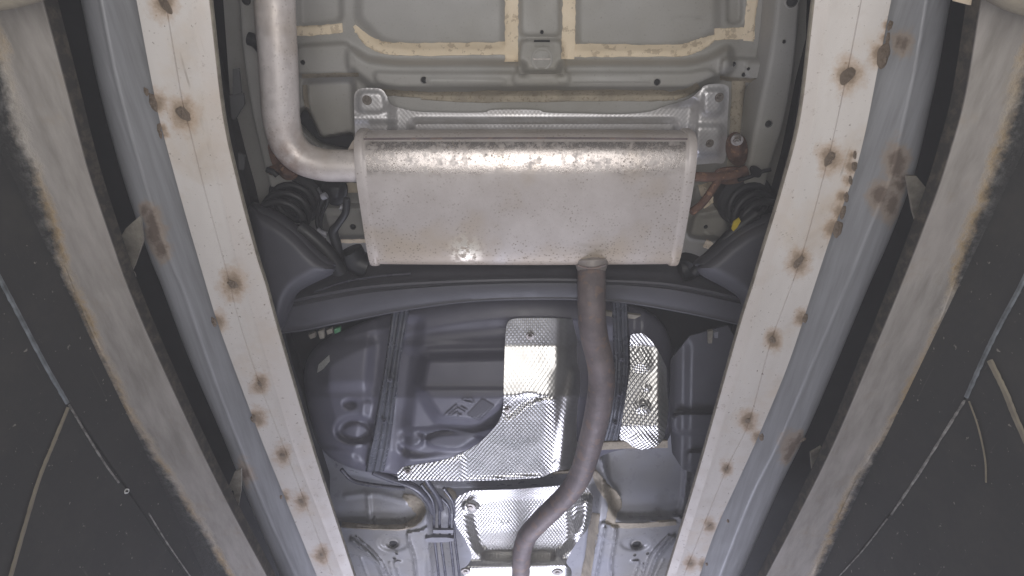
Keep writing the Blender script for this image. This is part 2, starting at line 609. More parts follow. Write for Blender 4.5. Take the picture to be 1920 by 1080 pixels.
def make_plate():
    m = M('dirty_galvanised_plate_with_torn_black_coating')
    rv = m.n('ShaderNodeMapping')
    m.put(rv.inputs['Vector'], m.tc)
    rv.inputs['Rotation'].default_value = (0, 0, 0.6)
    rv.inputs['Scale'].default_value = (4.0, 0.9, 2)
    st = m.noise(9, 5, 0.6, rv.outputs[0])
    col = m.mix(m.rng(st, 0.36, 0.66), (0.40, 0.37, 0.345), (0.265, 0.245, 0.222))
    col = m.mix(m.rng(m.noise(4, 4, 0.6), 0.52, 0.7, 0, 0.6), col, (0.45, 0.41, 0.39))
    blo = m.noise(13, 6, 0.7)
    col = m.mix(m.rng(blo, 0.55, 0.75, 0, 0.5), col, (0.33, 0.27, 0.19))
    a = m.attr('across')                       # metres beyond the torn edge
    n1 = m.math('MULTIPLY', m.math('SUBTRACT', m.noise(34, 7, 0.78), 0.5), 0.036)
    n2 = m.math('MULTIPLY', m.math('SUBTRACT', m.noise(6, 3, 0.6), 0.5), 0.022)
    e = m.math('ADD', a, m.math('ADD', n1, n2))
    n3 = m.rng(m.noise(5, 3), 0.36, 0.54)
    rim = m.rng(e, -0.013, -0.001)
    tan = m.mix(n3, (0.47, 0.43, 0.38), (0.42, 0.31, 0.18))
    col = m.mix(m.math('MULTIPLY', rim, m.rng(m.noise(70, 4, 0.7), 0.30, 0.55, 0.35, 1.0)), col, tan)
    dk = m.rng(e, -0.003, 0.012)
    blk = m.mix(m.rng(m.noise(80, 4, 0.7), 0.62, 0.75, 0, 0.3), (0.042, 0.041, 0.040), (0.17, 0.16, 0.15))
    dust = m.math('MULTIPLY', m.rng(e, 0.004, 0.030, 1, 0), m.rng(m.noise(60, 6, 0.75), 0.45, 0.62))
    blk = m.mix(m.math('MULTIPLY', dust, 0.55), blk, (0.30, 0.29, 0.28))
    col = m.mix(dk, col, blk)
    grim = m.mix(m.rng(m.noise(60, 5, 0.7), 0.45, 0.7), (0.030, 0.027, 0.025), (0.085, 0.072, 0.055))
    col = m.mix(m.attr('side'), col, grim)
    m.bump(m.noise(55, 5, 0.7), 0.18, 0.003)
    m.bump(m.math('MULTIPLY', rim, m.noise(120, 4, 0.7)), 0.5, 0.006)
    return m.set(col, m.rng(blo, 0.3, 0.7, 0.5, 0.7), 0.1, 0.4)


PLATE = make_plate()


def make_wall():
    m = M('grimy_black_wall_panel')
    col = m.mix(m.rng(m.noise(7, 5, 0.6), 0.35, 0.7), (0.046, 0.045, 0.045), (0.036, 0.036, 0.038))
    col = m.mix(m.rng(m.noise(3.5, 5, 0.7), 0.5, 0.7, 0, 0.6), col, (0.085, 0.08, 0.072))
    scr = m.rng(m.noise(30, 4, 0.7, m.vec((1, 0.25, 4))), 0.66, 0.72, 0, 0.35)
    col = m.mix(scr, col, (0.15, 0.14, 0.13))
    sp = m.rng(m.noise(75, 4, 0.65), 0.66, 0.695)
    col = m.mix(m.math('MULTIPLY', sp, 0.8), col, (0.30, 0.28, 0.25))
    m.bump(m.noise(40, 4), 0.2, 0.003)
    return m.set(col, 0.62, 0.0, 0.35)


WALL = make_wall()
TRIM = simple('chipped_bluish_trim', (0.22, 0.24, 0.26), (0.10, 0.11, 0.12), 45, 0.45, 0.2, 0.4)
WEDGE = simple('pale_scratched_edge', (0.36, 0.345, 0.325), (0.10, 0.095, 0.09), 70, 0.5, 0.2, 0.4)
TANS = simple('tan_dusty_steel', (0.30, 0.265, 0.20), (0.20, 0.175, 0.14), 20, 0.7, 0.1, 0.4)
WELD = simple('rusty_weld_metal', (0.31, 0.25, 0.19), (0.17, 0.13, 0.10), 130, 0.45, 0.3, 0.9, 260, ((0.36, 0.25, 0.16), 120, 0.56, 0.8))
CONC = simple('stained_concrete', (0.12, 0.118, 0.112), (0.09, 0.088, 0.085), 5, 0.85, 0, 0.4, 40)

# ------------------------------------------------------------------ the pit
def box(name, a, b, mat, parent=None):
    (x0, y0, z0), (x1, y1, z1) = a, b
    V = [(x0, y0, z0), (x1, y0, z0), (x1, y1, z0), (x0, y1, z0), (x0, y0, z1), (x1, y0, z1), (x1, y1, z1), (x0, y1, z1)]
    Fs = [(3, 2, 1, 0), (4, 5, 6, 7), (0, 1, 5, 4), (1, 2, 6, 5), (2, 3, 7, 6), (3, 0, 4, 7)]
    return obj(name, V, Fs, mat, parent, False)


fl = box('floor', (-0.9, -1.5, -0.1), (0.9, 4.0, 0.0), CONC)
fl['kind'] = 'structure'

XW = 0.695
YS = np.arange(-340, 1300, 6.0)


def li(pts):
    p = np.array(pts, float)
    q = cr(p, 6)
    # extend linearly beyond both ends
    a = q[0] + (q[0] - q[3]) * 400 / max(1e-6, abs(q[3][1] - q[0][1]))
    b = q[-1] + (q[-1] - q[-4]) * 300 / max(1e-6, abs(q[-4][1] - q[-1][1]))
    q = np.vstack([a, q, b])
    o = np.argsort(q[:, 1])
    return np.interp(YS, q[o, 1], q[o, 0])


# --- lines sighted along the photograph's rails (x, y)
LB = dict(
    outer=[(255, 0), (285, 160), (310, 270), (387, 540), (420, 640), (480, 800), (530, 925), (594, 1080)],
    seam=[(310, 0), (340, 180), (357, 250), (382, 350), (425, 510), (445, 590), (485, 715), (550, 885), (622, 1075)],
    bevel=[(360, 0), (389, 213), (414, 340), (444, 480), (462, 540), (486, 620), (552, 840), (598, 960), (645, 1080)],
    inner=[(386, 0), (411, 213), (438, 340), (475, 480), (494, 540), (516, 620), (581, 840), (620, 960), (660, 1080)],
    ridge=[(190, 0), (220, 150), (260, 300), (290, 400), (325, 500), (345, 545), (395, 690), (450, 835), (500, 960), (555, 1080)],
    dark=[(168, 0), (200, 180), (238, 340), (300, 530), (360, 680), (440, 850), (525, 1080)],
    pin=[(80, 0), (120, 150), (165, 320), (215, 470), (240, 540), (282, 640), (370, 830), (435, 960), (500, 1080)],
    torn=[(-25, 0), (0, 80), (15, 150), (45, 250), (72, 325), (105, 440), (130, 520), (165, 600), (205, 690), (243, 770), (300, 860), (360, 955), (432, 1075)])
RB = dict(
    outer=[(1672, 0), (1650, 115), (1625, 240), (1600, 335), (1560, 440), (1527, 540), (1480, 680), (1435, 790), (1390, 890), (1344, 990), (1312, 1080)],
    seam=[(1615, 0), (1588, 140), (1552, 300), (1500, 490), (1446, 640), (1405, 790), (1362, 880), (1290, 1060)],
    bevel=[(1552, 0), (1525, 213), (1490, 350), (1449, 480), (1431, 540), (1404, 620), (1341, 840), (1304, 960), (1266, 1080)],
    inner=[(1534, 0), (1508, 213), (1474, 350), (1434, 480), (1416, 540), (1390, 620), (1327, 840), (1291, 960), (1254, 1080)],
    ridge=[(1737, 0), (1715, 130), (1695, 220), (1670, 330), (1630, 430), (1583, 545), (1520, 690), (1460, 830), (1410, 930), (1350, 1080)],
    dark=[(1776, 0), (1750, 160), (1724, 290), (1680, 440), (1632, 545), (1566, 720), (1510, 850), (1438, 1010), (1405, 1080)],
    pin=[(1840, 0), (1810, 180), (1780, 290), (1750, 380), (1688, 540), (1625, 690), (1560, 840), (1490, 980), (1437, 1080)],
    torn=[(1945, 0), (1930, 80), (1915, 140), (1890, 215), (1865, 300), (1830, 400), (1795, 500), (1783, 545), (1725, 690), (1675, 785), (1610, 890), (1530, 1060)])

HF, HG, HP = 0.80, 0.835, 0.72           # flange, channel, plate heights above the camera


def rustf(X, Y, spots):
    r = np.zeros(np.shape(X))
    for sx, sy, rr in spots:
        r = np.maximum(r, np.exp(-(((X - sx) / rr) ** 2 + ((Y - sy) / (rr * 1.25)) ** 2)))
    return r


def lumpy(name, seed):
    """a weld spot: a low uneven button with a ropy top"""
    V = [(0, 0, -0.30)]; Fs = []
    nr, na = 7, 22
    for i in range(1, nr + 1):
        q = i / nr
        for k in range(na):
            a = 2 * math.pi * k / na
            rr = q * (1 + 0.30 * mn.noise(Vector((math.cos(a) * 1.3 + seed * 9, math.sin(a) * 1.3, 0))))
            x, y = rr * math.cos(a), rr * math.sin(a)
            z = -(1 - q ** 2.2) * 0.42 * (0.75 + 0.75 * mn.noise(Vector((x * 3.2 + seed * 5, y * 3.2, 1))) + 0.35 * math.sin(y * 9 + x * 2 + seed))
            V.append((x, y, z + (0.06 if i == nr else 0)))
    for k in range(na):
        Fs.append((0, 1 + (k + 1) % na, 1 + k))
    for i in range(nr - 1):
        for k in range(na):
            a = 1 + i * na + k; b = 1 + i * na + (k + 1) % na
            Fs.append((a, b, b + na, a + na))
    me = bpy.data.meshes.new(name)
    me.from_pydata(V, [], Fs)
    me.materials.append(WELD)
    me.polygons.foreach_set('use_smooth', [True] * len(me.polygons))
    return me


WELDS = [lumpy('weld_bead', s) for s in range(4)]


def bolt_mesh(name, r, h, mat):
    bm = bmesh.new()
    def ring(n, rr, z0, z1):
        res = bmesh.ops.create_cone(bm, cap_ends=True, segments=n, radius1=rr * 0.94, radius2=rr, depth=abs(z1 - z0))
        bmesh.ops.translate(bm, verts=res['verts'], vec=(0, 0, (z0 + z1) / 2))
    ring(18, r * 1.7, -h * 0.25, 0.001)
    ring(6, r, -h, -h * 0.2)
    ring(10, r * 0.5, -h * 1.35, -h * 0.95)
    me = bpy.data.meshes.new(name)
    bm.to_mesh(me); bm.free()
    if mat: me.materials.append(mat)
    return me


NUT = bolt_mesh('bolt', 0.007, 0.007, BOLT)
GNUT = bolt_mesh('bolt', 0.007, 0.005, simple('grimy_bolt', (0.26, 0.235, 0.21), (0.15, 0.13, 0.115), 90, 0.55, 0.5, 0.3, 300))
LNUT = bolt_mesh('bolt', 0.0055, 0.004, LINE)
RNUT = bolt_mesh('bolt', 0.008, 0.009, RUST)


def flat_disc(name, r, mat, mat2):
    """a pressed hole: a small raised rim round a shallow cup, its shade painted in HOLE black"""
    V = []; Fs = []
    prof = [(1.25, 0.0025), (1.12, -0.0012), (1.0, -0.0012), (0.93, 0.002), (0.86, 0.0005)]
    n = 24
    for rr, z in prof:
        for k in range(n):
            a = 2 * math.pi * k / n
            V.append((math.cos(a) * r * rr, math.sin(a) * r * rr, z))
    for i in range(len(prof) - 1):
        for k in range(n):
            b = (k + 1) % n
            Fs.append((i * n + k, i * n + b, (i + 1) * n + b, (i + 1) * n + k)[::-1])
    Fs.append(tuple((len(prof) - 1) * n + k for k in range(n))[::-1])
    me = bpy.data.meshes.new(name)
    me.from_pydata(V, [], Fs)
    me.materials.append(mat); me.materials.append(mat2)
    for p in me.polygons:
        p.use_smooth = True
    me.polygons[-1].material_index = 1
    for p in me.polygons[-1 - n:-1]:
        p.material_index = 1
    for p in me.polygons[2 * n:]:
        p.material_index = 1
    return me


HOLEM = flat_disc('drain_hole', 0.008, PAINT, HOLE)


def build_beam(B, sgn, label, spots_w, spots_e, spots_g):
    """sgn -1 left, +1 right"""
    root = thing('lift_beam', label, 'steel beam', W(B['seam'][3][0], B['seam'][3][1], HF), 'welded steel beams under the car')
    L = {k: li(v) for k, v in B.items()}
    o, s, b, i = L['outer'], L['seam'], L['bevel'], L['inner']
    cols = []
    def add(x, h, dz=0.0):
        cols.append((x, h, dz))
    add(o, HF, 0.05)
    add(o, HF, 0.001)
    add(o + (s - o) * 0.02, HF)
    for k in (0.15, 0.3, 0.45, 0.6, 0.75, 0.88):
        add(o + (s - o) * k, HF)
    sw = np.sign(s - o) * 1.3
    add(s - sw, HF)
    add(s, HF, 0.0035)
    add(s + sw, HF + 0.0005)
    for k in (0.12, 0.25, 0.4, 0.55, 0.7, 0.85, 0.97):
        add(s + (b - s) * k, HF + 0.0005)
    add(b, HF + 0.0008)
    for k in (0.3, 0.65, 0.97):
        add(b + (i - b) * k, HF + 0.0008, 0.0075 * k)
    add(i, HF, 0.0085)
    add(i, HF, 0.010)
    add(i - np.sign(i - b) * 8, HF, 0.012)
    lines = []; ra = []; ea = []; sa = []
    wob = np.array([0.0012 * mn.noise(Vector((y * 0.006, 3.3 * sgn, 0))) for y in YS])
    for x, h, dz in cols:
        p = Wn(x, YS, np.full(YS.shape, h)); p[:, 2] += dz + wob
        lines.append(p)
        ra.append(rustf(x, YS, spots_w + [(a, c, d * 1.1) for a, c, d in spots_e]))
        e = np.clip(np.where(sgn * (x - b) < 1, 0.85 - np.abs(x - b) / 90, sstep(1 - np.abs(x - b) / 12.0) * 0.5), 0.04, 1)
        ea.append(e)
        sa.append(np.clip(rustf(x, YS, [(a, c, d * 1.9) for a, c, d in spots_w + spots_e]) * 1.2, 0, 1))
    loft('flange', lines, WHITE, root, 0.0, 40, {'rust': np.array(ra), 'edge': np.array(ea), 'splat': np.array(sa)}, flip=sgn > 0)
    # ragged bare edge flakes along the inside lip come from the material; the lip itself:
    lip = [Wn(i + sgn * 0.0, YS, np.full(YS.shape, HF)) + np.array([0, 0, z]) + np.array([-sgn * d, 0, 0]) for z, d in ((0.0100, -0.001), (0.0085, 0.0022), (0.0120, 0.0032), (0.0160, 0.002), (0.0160, -0.004))]
    loft('lip', lip, BRASS, root, 0.0, 40, None, flip=sgn > 0)
    # grey channel
    r, d = L['ridge'], L['dark']
    cc = []
    cc.append((o - sgn * 16, HG, -0.004, 0))
    cc.append((o - sgn * 2, HG, 0.0, 0))
    for k in (0.2, 0.4, 0.6, 0.8, 0.93):
        cc.append((o + (r - o) * k, HG, 0.0, 0))
    cc.append((r - sgn * 1.5, HG, -0.0005, 0))
    cc.append((r + sgn * 1.0, HG, -0.0016, 0))
    cc.append((r + sgn * 4, HG, -0.001, 0))
    for k in (0.3, 0.6, 1.0):
        cc.append((r + sgn * 4 + (d - r) * k * 0.42, HG, 0.0, 0))
    lines = []; ra = []
    for x, h, dz, q in cc:
        p = Wn(x, YS, np.full(YS.shape, h)); p[:, 2] += dz
        lines.append(p); ra.append(rustf(x, YS, spots_g))
    base = lines[-1]; xb = cc[-1][0]
    RR = 0.036
    for a in np.linspace(8, 120, 15):
        p = base.copy()
        p[:, 0] += sgn * RR * math.sin(R(a)); p[:, 2] += RR * (1 - math.cos(R(a)))
        lines.append(p); ra.append(rustf(xb + sgn * 60 * math.sin(R(a)), YS, spots_g))
    loft('channel', lines, CHAN, root, 0.0, 60, {'rust': np.array(ra)}, flip=sgn > 0)
    # welds
    for k, (x, y, rr) in enumerate(spots_w):
        m = rr / F * HF * 0.55
        inst('weld_bead', WELDS[k % 4], root, W(x, y, HF), (0, 0, random.uniform(-0.9, 0.9)), (m * random.uniform(0.55, 0.95), m * random.uniform(0.85, 1.3), m * 0.5))
    for k, (x, y, rr) in enumerate(spots_e):
        m = rr / F * HF * 0.55
        inst('weld_bead', WELDS[(k + 1) % 4], root, W(x + sgn * 7, y, HF - 0.0005), (0, 0, sgn * -0.25 + random.uniform(-0.2, 0.2)), (m * random.uniform(0.7, 1.1), m * random.uniform(1.5, 2.2), m * 1.2))
    return root


LWS = [(308, 5, 26), (343, 213, 27), (436, 533, 24), (487, 720, 17), (530, 853, 16), (565, 940, 14), (603, 1040, 15)]
LES = [(281, 172, 8), (294, 192, 17), (305, 240, 9), (308, 252, 7), (408, 604, 15), (482, 785, 15), (534, 932, 9)]
LGS = [(285, 408, 20), (288, 440, 24), (300, 468, 20), (270, 395, 14), (455, 888, 20)]
RWS = [(1590, 142, 27), (1556, 297, 24), (1498, 491, 22), (1449, 637, 17), (1402, 789, 17), (1362, 879, 12), (1330, 985, 12), (1295, 1057, 12)]
RES = [(1662, 48, 8), (1658, 72, 9), (1650, 104, 18), (1596, 290, 8), (1595, 312, 12), (1588, 338, 9), (1580, 370, 11), (1574, 398, 14), (1564, 430, 17), (1503, 597, 13), (1421, 820, 11), (1358, 977, 9), (1318, 1058, 9)]
RGS = [(1682, 300, 26), (1680, 318, 22), (1650, 368, 24), (1672, 385, 26), (1690, 345, 22), (1690, 80, 20), (1487, 838, 22), (1505, 825, 18), (1480, 855, 15)]

beam_l = build_beam(LB, -1, 'dirty white painted steel beam with grey side channel, to the left of the silver muffler', LWS, LES, LGS)
beam_r = build_beam(RB, 1, 'dirty white painted steel beam with grey side channel, to the right of the silver muffler', RWS, RES, RGS)

# weld lumps on the grey channels
for root, sp in ((beam_l, LGS), (beam_r, RGS)):
    for k, (x, y, rr) in enumerate(sp):
        m = rr / F * HG * 0.42
        inst('weld_bead', WELDS[(k + 2) % 4], root, W(x, y, HG + 0.004), (0, 0, random.uniform(0, 3)), (m * 1.4, m * 0.8, m * 0.7))


def bracket(root, poly, slot, nut, h=0.80):
    b = ppoly('bracket', poly, h, BRASS, root, 0.005)
    if slot:
        x, y, a, c, ang = slot
        q = [(x + a * math.cos(t) * math.cos(ang) - c * math.sin(t) * math.sin(ang), y + a * math.cos(t) * math.sin(ang) + c * math.sin(t) * math.cos(ang)) for t in np.linspace(0, 2 * math.pi, 16, endpoint=False)]
        ppoly('slot', q, h - 0.0015, HOLE, b, 0.002)
    if nut:
        inst('bolt', NUT, b, W(nut[0], nut[1], h - 0.002), (0, 0, 0.4), (1.0, 1.0, 1.2))


bracket(beam_l, [(211, 470), (236, 428), (262, 405), (268, 452), (252, 498), (243, 516), (228, 503)], (229, 486, 11, 5, -1.2), (241, 514))
bracket(beam_l, [(423, 925), (440, 885), (452, 880), (452, 918), (446, 955), (430, 958)], (433, 935, 15, 4, -1.35), (441, 958))
bracket(beam_r, [(1700, 330), (1718, 330), (1748, 366), (1742, 408), (1722, 430), (1712, 398)], (1733, 398, 9, 5, 1.9), (1724, 424))
bracket(beam_r, [(1520, 850), (1540, 838), (1548, 862), (1534, 905), (1524, 895)], (1535, 878, 8, 3, 1.9), (1521, 909))


def build_plate(B, sgn, label):
    root = thing('runway_plate', label, 'steel plate', W(B['pin'][4][0], B['pin'][4][1], HP), 'plates beside the lift beams')
    pin = Wn(li(B['pin']), YS, np.full(YS.shape, HP)); torn = Wn(li(B['torn']), YS, np.full(YS.shape, HP))
    end = torn.copy(); end[:, 0] = sgn * (XW + 0.004)
    lines = []; at = []
    def add(P, a):
        lines.append(P); at.append(a)
    up = np.array([0, 0, 1.0])
    depth = 0.024
    a0 = -np.abs(torn[:, 0] - pin[:, 0])
    add(pin + up * depth + np.array([sgn * 0.03, 0, 0]), a0)
    add(pin + up * depth, a0)
    add(pin + up * 0.002, a0)
    add(pin + np.array([sgn * 0.0015, 0, 0]), a0)
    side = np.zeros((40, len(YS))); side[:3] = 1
    for k in (0.15, 0.3, 0.45, 0.6, 0.75, 0.85, 0.92, 0.97, 1.0):
        P = pin * (1 - k) + torn * k
        add(P, a0 * (1 - k))
    for k in (0.1, 0.25, 0.5, 0.75, 1.0):
        P = torn * (1 - k) + end * k
        jag = np.array([0.002 * mn.noise(Vector((y * 0.02, k * 5, sgn))) for y in YS]) if k < 0.4 else 0
        P = P.copy(); P[:, 2] += jag
        add(P, np.abs(end[:, 0] - torn[:, 0]) * k)
    loft('underside', lines, PLATE, root, 0.0, 40, {'across': np.array(at), 'side': side[:len(at)]}, flip=sgn > 0)
    return root


plate_l = build_plate(LB, -1, 'grey brown steel plate with torn rusty black edge, left of the left white beam')
plate_r = build_plate(RB, 1, 'grey brown steel plate with torn rusty black edge, right of the right white beam')
# rounded cross tubes that end at the plates' top corners
ptube('end_tube', [(-160, 12), (-40, -6), (40, -22), (110, -50)], 0.66, 0.016, TANS, plate_l, 5, 16)
ptube('end_tube', [(1832, -90), (1880, -36), (1935, -10), (2040, 14)], 0.66, 0.020, TANS, plate_r, 5, 16)
ppoly('stop_tab', [(1786, -30), (1790, 2), (1838, 14), (1846, -30)], 0.735, SEAL, plate_r, 0.004)
ppoly('stop_tab', [(72, 6), (100, -6), (100, -30), (66, -30)], 0.735, RUST, plate_l, 0.004)


def build_wall(sgn, label):
    X = sgn * XW
    root = thing('pit_wall', label, 'wall', (X, 0.8, 0), 'black walls of the inspection pit')
    # panels meet at the sighted seam, which runs along the wall
    seam = [(0, 520), (10, 540), (120, 745), (230, 905), (350, 1080)] if sgn < 0 else [(1920, 528), (1910, 545), (1850, 660), (1805, 760), (1740, 862), (1665, 970), (1575, 1080)]
    S = [Wx(x, y, X) for x, y in seam]
    S = [Vector((X, -1.2, S[0].z))] + S + [Vector((X, 3.6, S[-1].z))]
    y = np.array([p.y for p in S]); z = np.array([p.z for p in S])
    yy = np.linspace(-1.2, 3.6, 60); zz = np.interp(yy, y, z)
    w = 0.0016
    A = [[(X + sgn * 0.012, a, b + w) for a, b in zip(yy, zz)], [(X, a, b + w) for a, b in zip(yy, zz)], [(X, a, b * 0.5 + (CAMZ + HP + .03) * 0.5) for a, b in zip(yy, zz)], [(X, a, CAMZ + HP + 0.03) for a in yy]]
    loft('wall_panel', A, WALL, root, 0, 40, None, flip=sgn > 0)
    Bq = [[(X, a, 0.0) for a in yy], [(X, a, b * 0.5) for a, b in zip(yy, zz)], [(X, a, b - w) for a, b in zip(yy, zz)], [(X + sgn * 0.012, a, b - w) for a, b in zip(yy, zz)]]
    loft('wall_panel', Bq, WALL, root, 0, 40, None, flip=sgn > 0)
    loft('joint', [[(X + sgn * 0.011, a, b - 0.003) for a, b in zip(yy, zz)], [(X + sgn * 0.011, a, b + 0.003) for a, b in zip(yy, zz)]], HOLE, root, 0, 40, None, flip=sgn > 0)
    return root


def wall_strip(root, sgn, name, pts, w, mat, jag=0.3):
    X = sgn * (XW - 0.001)
    q = cr(pts, 10)
    P = [Wx(a, b, X) for a, b in q]
    n = len(P)
    V = []; Fs = []
    for i in range(n):
        T = (P[min(i + 1, n - 1)] - P[max(i - 1, 0)]).normalized()
        Nn = Vector((1, 0, 0)).cross(T).normalized()
        ww = w * (1 + jag * mn.noise(Vector((i * 0.9, sgn * 5, w * 900))))
        for o, d in ((-1, 0), (-0.6, 0.0022), (0.6, 0.0022), (1, 0)):
            V.append(P[i] + Nn * ww * o + Vector((-sgn * d, 0, 0)))
    for i in range(n - 1):
        for k in range(3):
            a = i * 4 + k
            f = (a, a + 1, a + 5, a + 4)
            Fs.append(f if sgn < 0 else f[::-1])
    return obj(name, V, Fs, mat, root, True, None, 40)


wall_l = build_wall(-1, 'black wall panel with a chipped blue grey seam and pale washer, at the left edge')
wall_r = build_wall(1, 'black wall panel with a chipped pale seam running down it, at the right edge')
wall_strip(wall_l, -1, 'trim_strip', [(-30, 470), (0, 524), (40, 600), (85, 685), (126, 756)], 0.0034, TRIM)
wall_strip(wall_l, -1, 'trim_strip', [(128, 758), (160, 812), (195, 868), (222, 905)], 0.0012, WEDGE, 0.8)
wall_strip(wall_l, -1, 'diagonal_strip', [(127, 764), (100, 830), (72, 900), (45, 990), (18, 1085)], 0.0030, TANS)
wall_strip(wall_l, -1, 'trim_strip', [(278, 962), (310, 1014), (345, 1065), (370, 1100)], 0.0008, WEDGE, 0.8)
wall_strip(wall_r, 1, 'trim_strip', [(1955, 450), (1915, 535), (1880, 600), (1850, 660), (1812, 745)], 0.0034, TRIM)
wall_strip(wall_r, 1, 'trim_strip', [(1810, 750), (1775, 806), (1725, 886), (1672, 965)], 0.0016, WEDGE, 0.8)
wall_strip(wall_r, 1, 'trim_strip', [(1665, 972), (1620, 1030), (1570, 1085)], 0.0008, WEDGE, 0.8)
wall_strip(wall_r, 1, 'diagonal_strip', [(1856, 676), (1885, 735), (1905, 785), (1940, 860)], 0.0048, TANS)
wall_strip(wall_r, 1, 'diagonal_strip', [(1818, 752), (1835, 800), (1848, 860), (1850, 905)], 0.0006, TANS)
# washer on the left wall
bmw = bmesh.new()
bmesh.ops.create_cone(bmw, cap_ends=True, segments=18, radius1=0.0048, radius2=0.0042, depth=0.003)
mw = bpy.data.meshes.new('washer'); bmw.to_mesh(mw); bmw.free()
mw.materials.append(STICK)
ws = inst('washer', mw, wall_l, Wx(238, 921, -XW + 0.002), (0, R(90), 0))
bmw = bmesh.new()
bmesh.ops.create_cone(bmw, cap_ends=True, segments=12, radius1=0.0018, radius2=0.0018, depth=0.003)
mw2 = bpy.data.meshes.new('washer_hole'); bmw.to_mesh(mw2); bmw.free()
mw2.materials.append(HOLE)
inst('washer_hole', mw2, wall_l, Wx(238, 921, -XW + 0.0042), (0, R(90), 0))

# thin haze volume, added to lift the darks like lens glare
hz = box('haze', (-1.6, -1.9, -1.1), (1.6, 4.4, CAMZ + 1.5), None)
hz['kind'] = 'stuff'
hm = bpy.data.materials.new('pale_veil_haze')
hm.use_nodes = True
hm.node_tree.nodes.clear()
ho = hm.node_tree.nodes.new('ShaderNodeOutputMaterial')
hv = hm.node_tree.nodes.new('ShaderNodeVolumePrincipled')
hv.inputs['Color'].default_value = (0.90, 0.90, 0.97, 1)
hv.inputs['Density'].default_value = 0.042
hm.node_tree.links.new(hv.outputs[0], ho.inputs['Volume'])
hz.data.materials.clear()
hz.data.materials.append(hm)

# ------------------------------------------------------------------ the car's underbody
car = thing('car_underbody', 'grey painted underside of a car with beige sealant seams, spanning above both white beams', 'car', (0, 0.8, CAMZ + 1.1))


def blob(*p, it=2):
    return chaikin(p, it)


def poly(*p, r=13):
    P = [np.array(q, float) for q in p]
    out = []
    for i, c in enumerate(P):
        a, b = P[i - 1], P[(i + 1) % len(P)]
        la, lb = np.linalg.norm(a - c), np.linalg.norm(b - c)
        s0 = c + (a - c) * min(r, la * 0.45) / la
        s1 = c + (b - c) * min(r, lb * 0.45) / lb
        for t in (0, 0.25, 0.5, 0.75, 1):
            out.append(s0 * (1 - t) ** 2 + 2 * c * t * (1 - t) + s1 * t * t)
    return np.array(out)


RF = Relief(1.215, [
    (poly((672, -310), (945, -310), (945, 88), (760, 88), (715, 78), (672, 35)), 0.014, 22),
    (poly((1082, -310), (1347, -310), (1345, 55), (1310, 80), (1262, 90), (1082, 90)), 0.014, 22),
    (poly((978, -310), (1048, -310), (1050, 68), (976, 68)), 0.010, 9),
    (poly((976, 74), (1054, 74), (1062, 140), (968, 140)), 0.016, 9),
    (poly((655, 88), (690, 112), (745, 118), (982, 118), (984, 136), (1048, 136), (1050, 118), (1290, 118), (1330, 108), (1368, 86), (1375, 128), (1330, 158), (1290, 171), (740, 171), (700, 165), (655, 130)), 0.034, 20),
    (poly((700, 134), (745, 136), (1290, 136), (1330, 128), (1345, 140), (1320, 152), (1290, 164), (745, 164), (705, 156)), 0.012, 9),
    (poly((800, 146), (948, 148), (948, 158), (800, 157)), 0.004, 6),
    (poly((962, 134), (1068, 134), (1068, 160), (962, 160)), 0.005, 6),
    (poly((552, 86), (655, 80), (660, 140), (552, 142)), 0.018, 12),
    (poly((1352, 108), (1482, 112), (1482, 152), (1352, 148)), 0.020, 8),
    (poly((1396, 117), (1470, 118), (1470, 150), (1400, 148)), 0.006, 5),
    (poly((572, 152), (662, 148), (668, 250), (600, 262), (578, 225)), -0.045, 16),
    (poly((1395, 160), (1436, 162), (1418, 290), (1396, 300)), -0.035, 14),
    (poly((560, -310), (640, -310), (640, 40), (562, 50)), -0.012, 14),
    (poly((1362, -310), (1392, -310), (1390, 42), (1364, 46)), -0.012, 10),
    (poly((556, 225), (600, 268), (665, 282), (665, 250), (600, 262), (572, 200)), -0.15, 14),
    (poly((600, 385), (700, 385), (700, 446), (620, 446)), 0.030, 12),
    (poly((1300, 400), (1362, 385), (1368, 440), (1350, 450), (1290, 445)), 0.030, 14),
    (poly((1300, 350), (1420, 345), (1380, 400), (1300, 402)), 0.012, 14),
    (poly((505, 345), (585, 345), (585, 375), (520, 372)), 0.018, 10),
], [
    (cr([(1050, 152), (1220, 153)]), 0.003, 4), (cr([(1060, 146), (1200, 147)]), 0.002, 4),
    (cr([(1000, 86), (1034, 86)]), 0.003, 4), (cr([(998, 92), (1036, 92)]), 0.003, 3),
    (cr([(1262, 36), (1330, 33)]), -0.002, 3),
    (cr([(1320, 405), (1350, 403)]), 0.005, 4), (cr([(1325, 438), (1355, 444)]), 0.007, 5),
    (cr([(615, 405), (640, 405)]), 0.004, 4),
])
sheet('floor_panel', [(395, -330), (1545, -330), (1515, -90), (1505, 300), (1480, 520), (480, 520), (440, 300)], RF, PAINT, car, 3.5, 0.0015, 60)

box('body_shell', (-1.3, -0.9, CAMZ + 1.30), (1.3, 3.4, CAMZ + 1.32), DARK, car)
for nm, sg in (('gap_backdrop', -1), ('gap_backdrop', 1)):  # dark sheets added as a backdrop so the gaps beside the beams stay black
    q = []
    for k, (dx, hh) in enumerate(((0.62, 1.24), (0.60, 1.16), (0.75, 1.12), (1.25, 1.12))):
        q.append(np.stack([np.full(30, sg * dx) + sg * np.array([0.02 * mn.noise(Vector((i * 0.4, k, sg))) for i in range(30)]), np.linspace(-0.8, 3.3, 30), np.full(30, CAMZ + hh)], 1))
    loft(nm, q, DARK, car, 0.004, 40, None, flip=sg > 0)

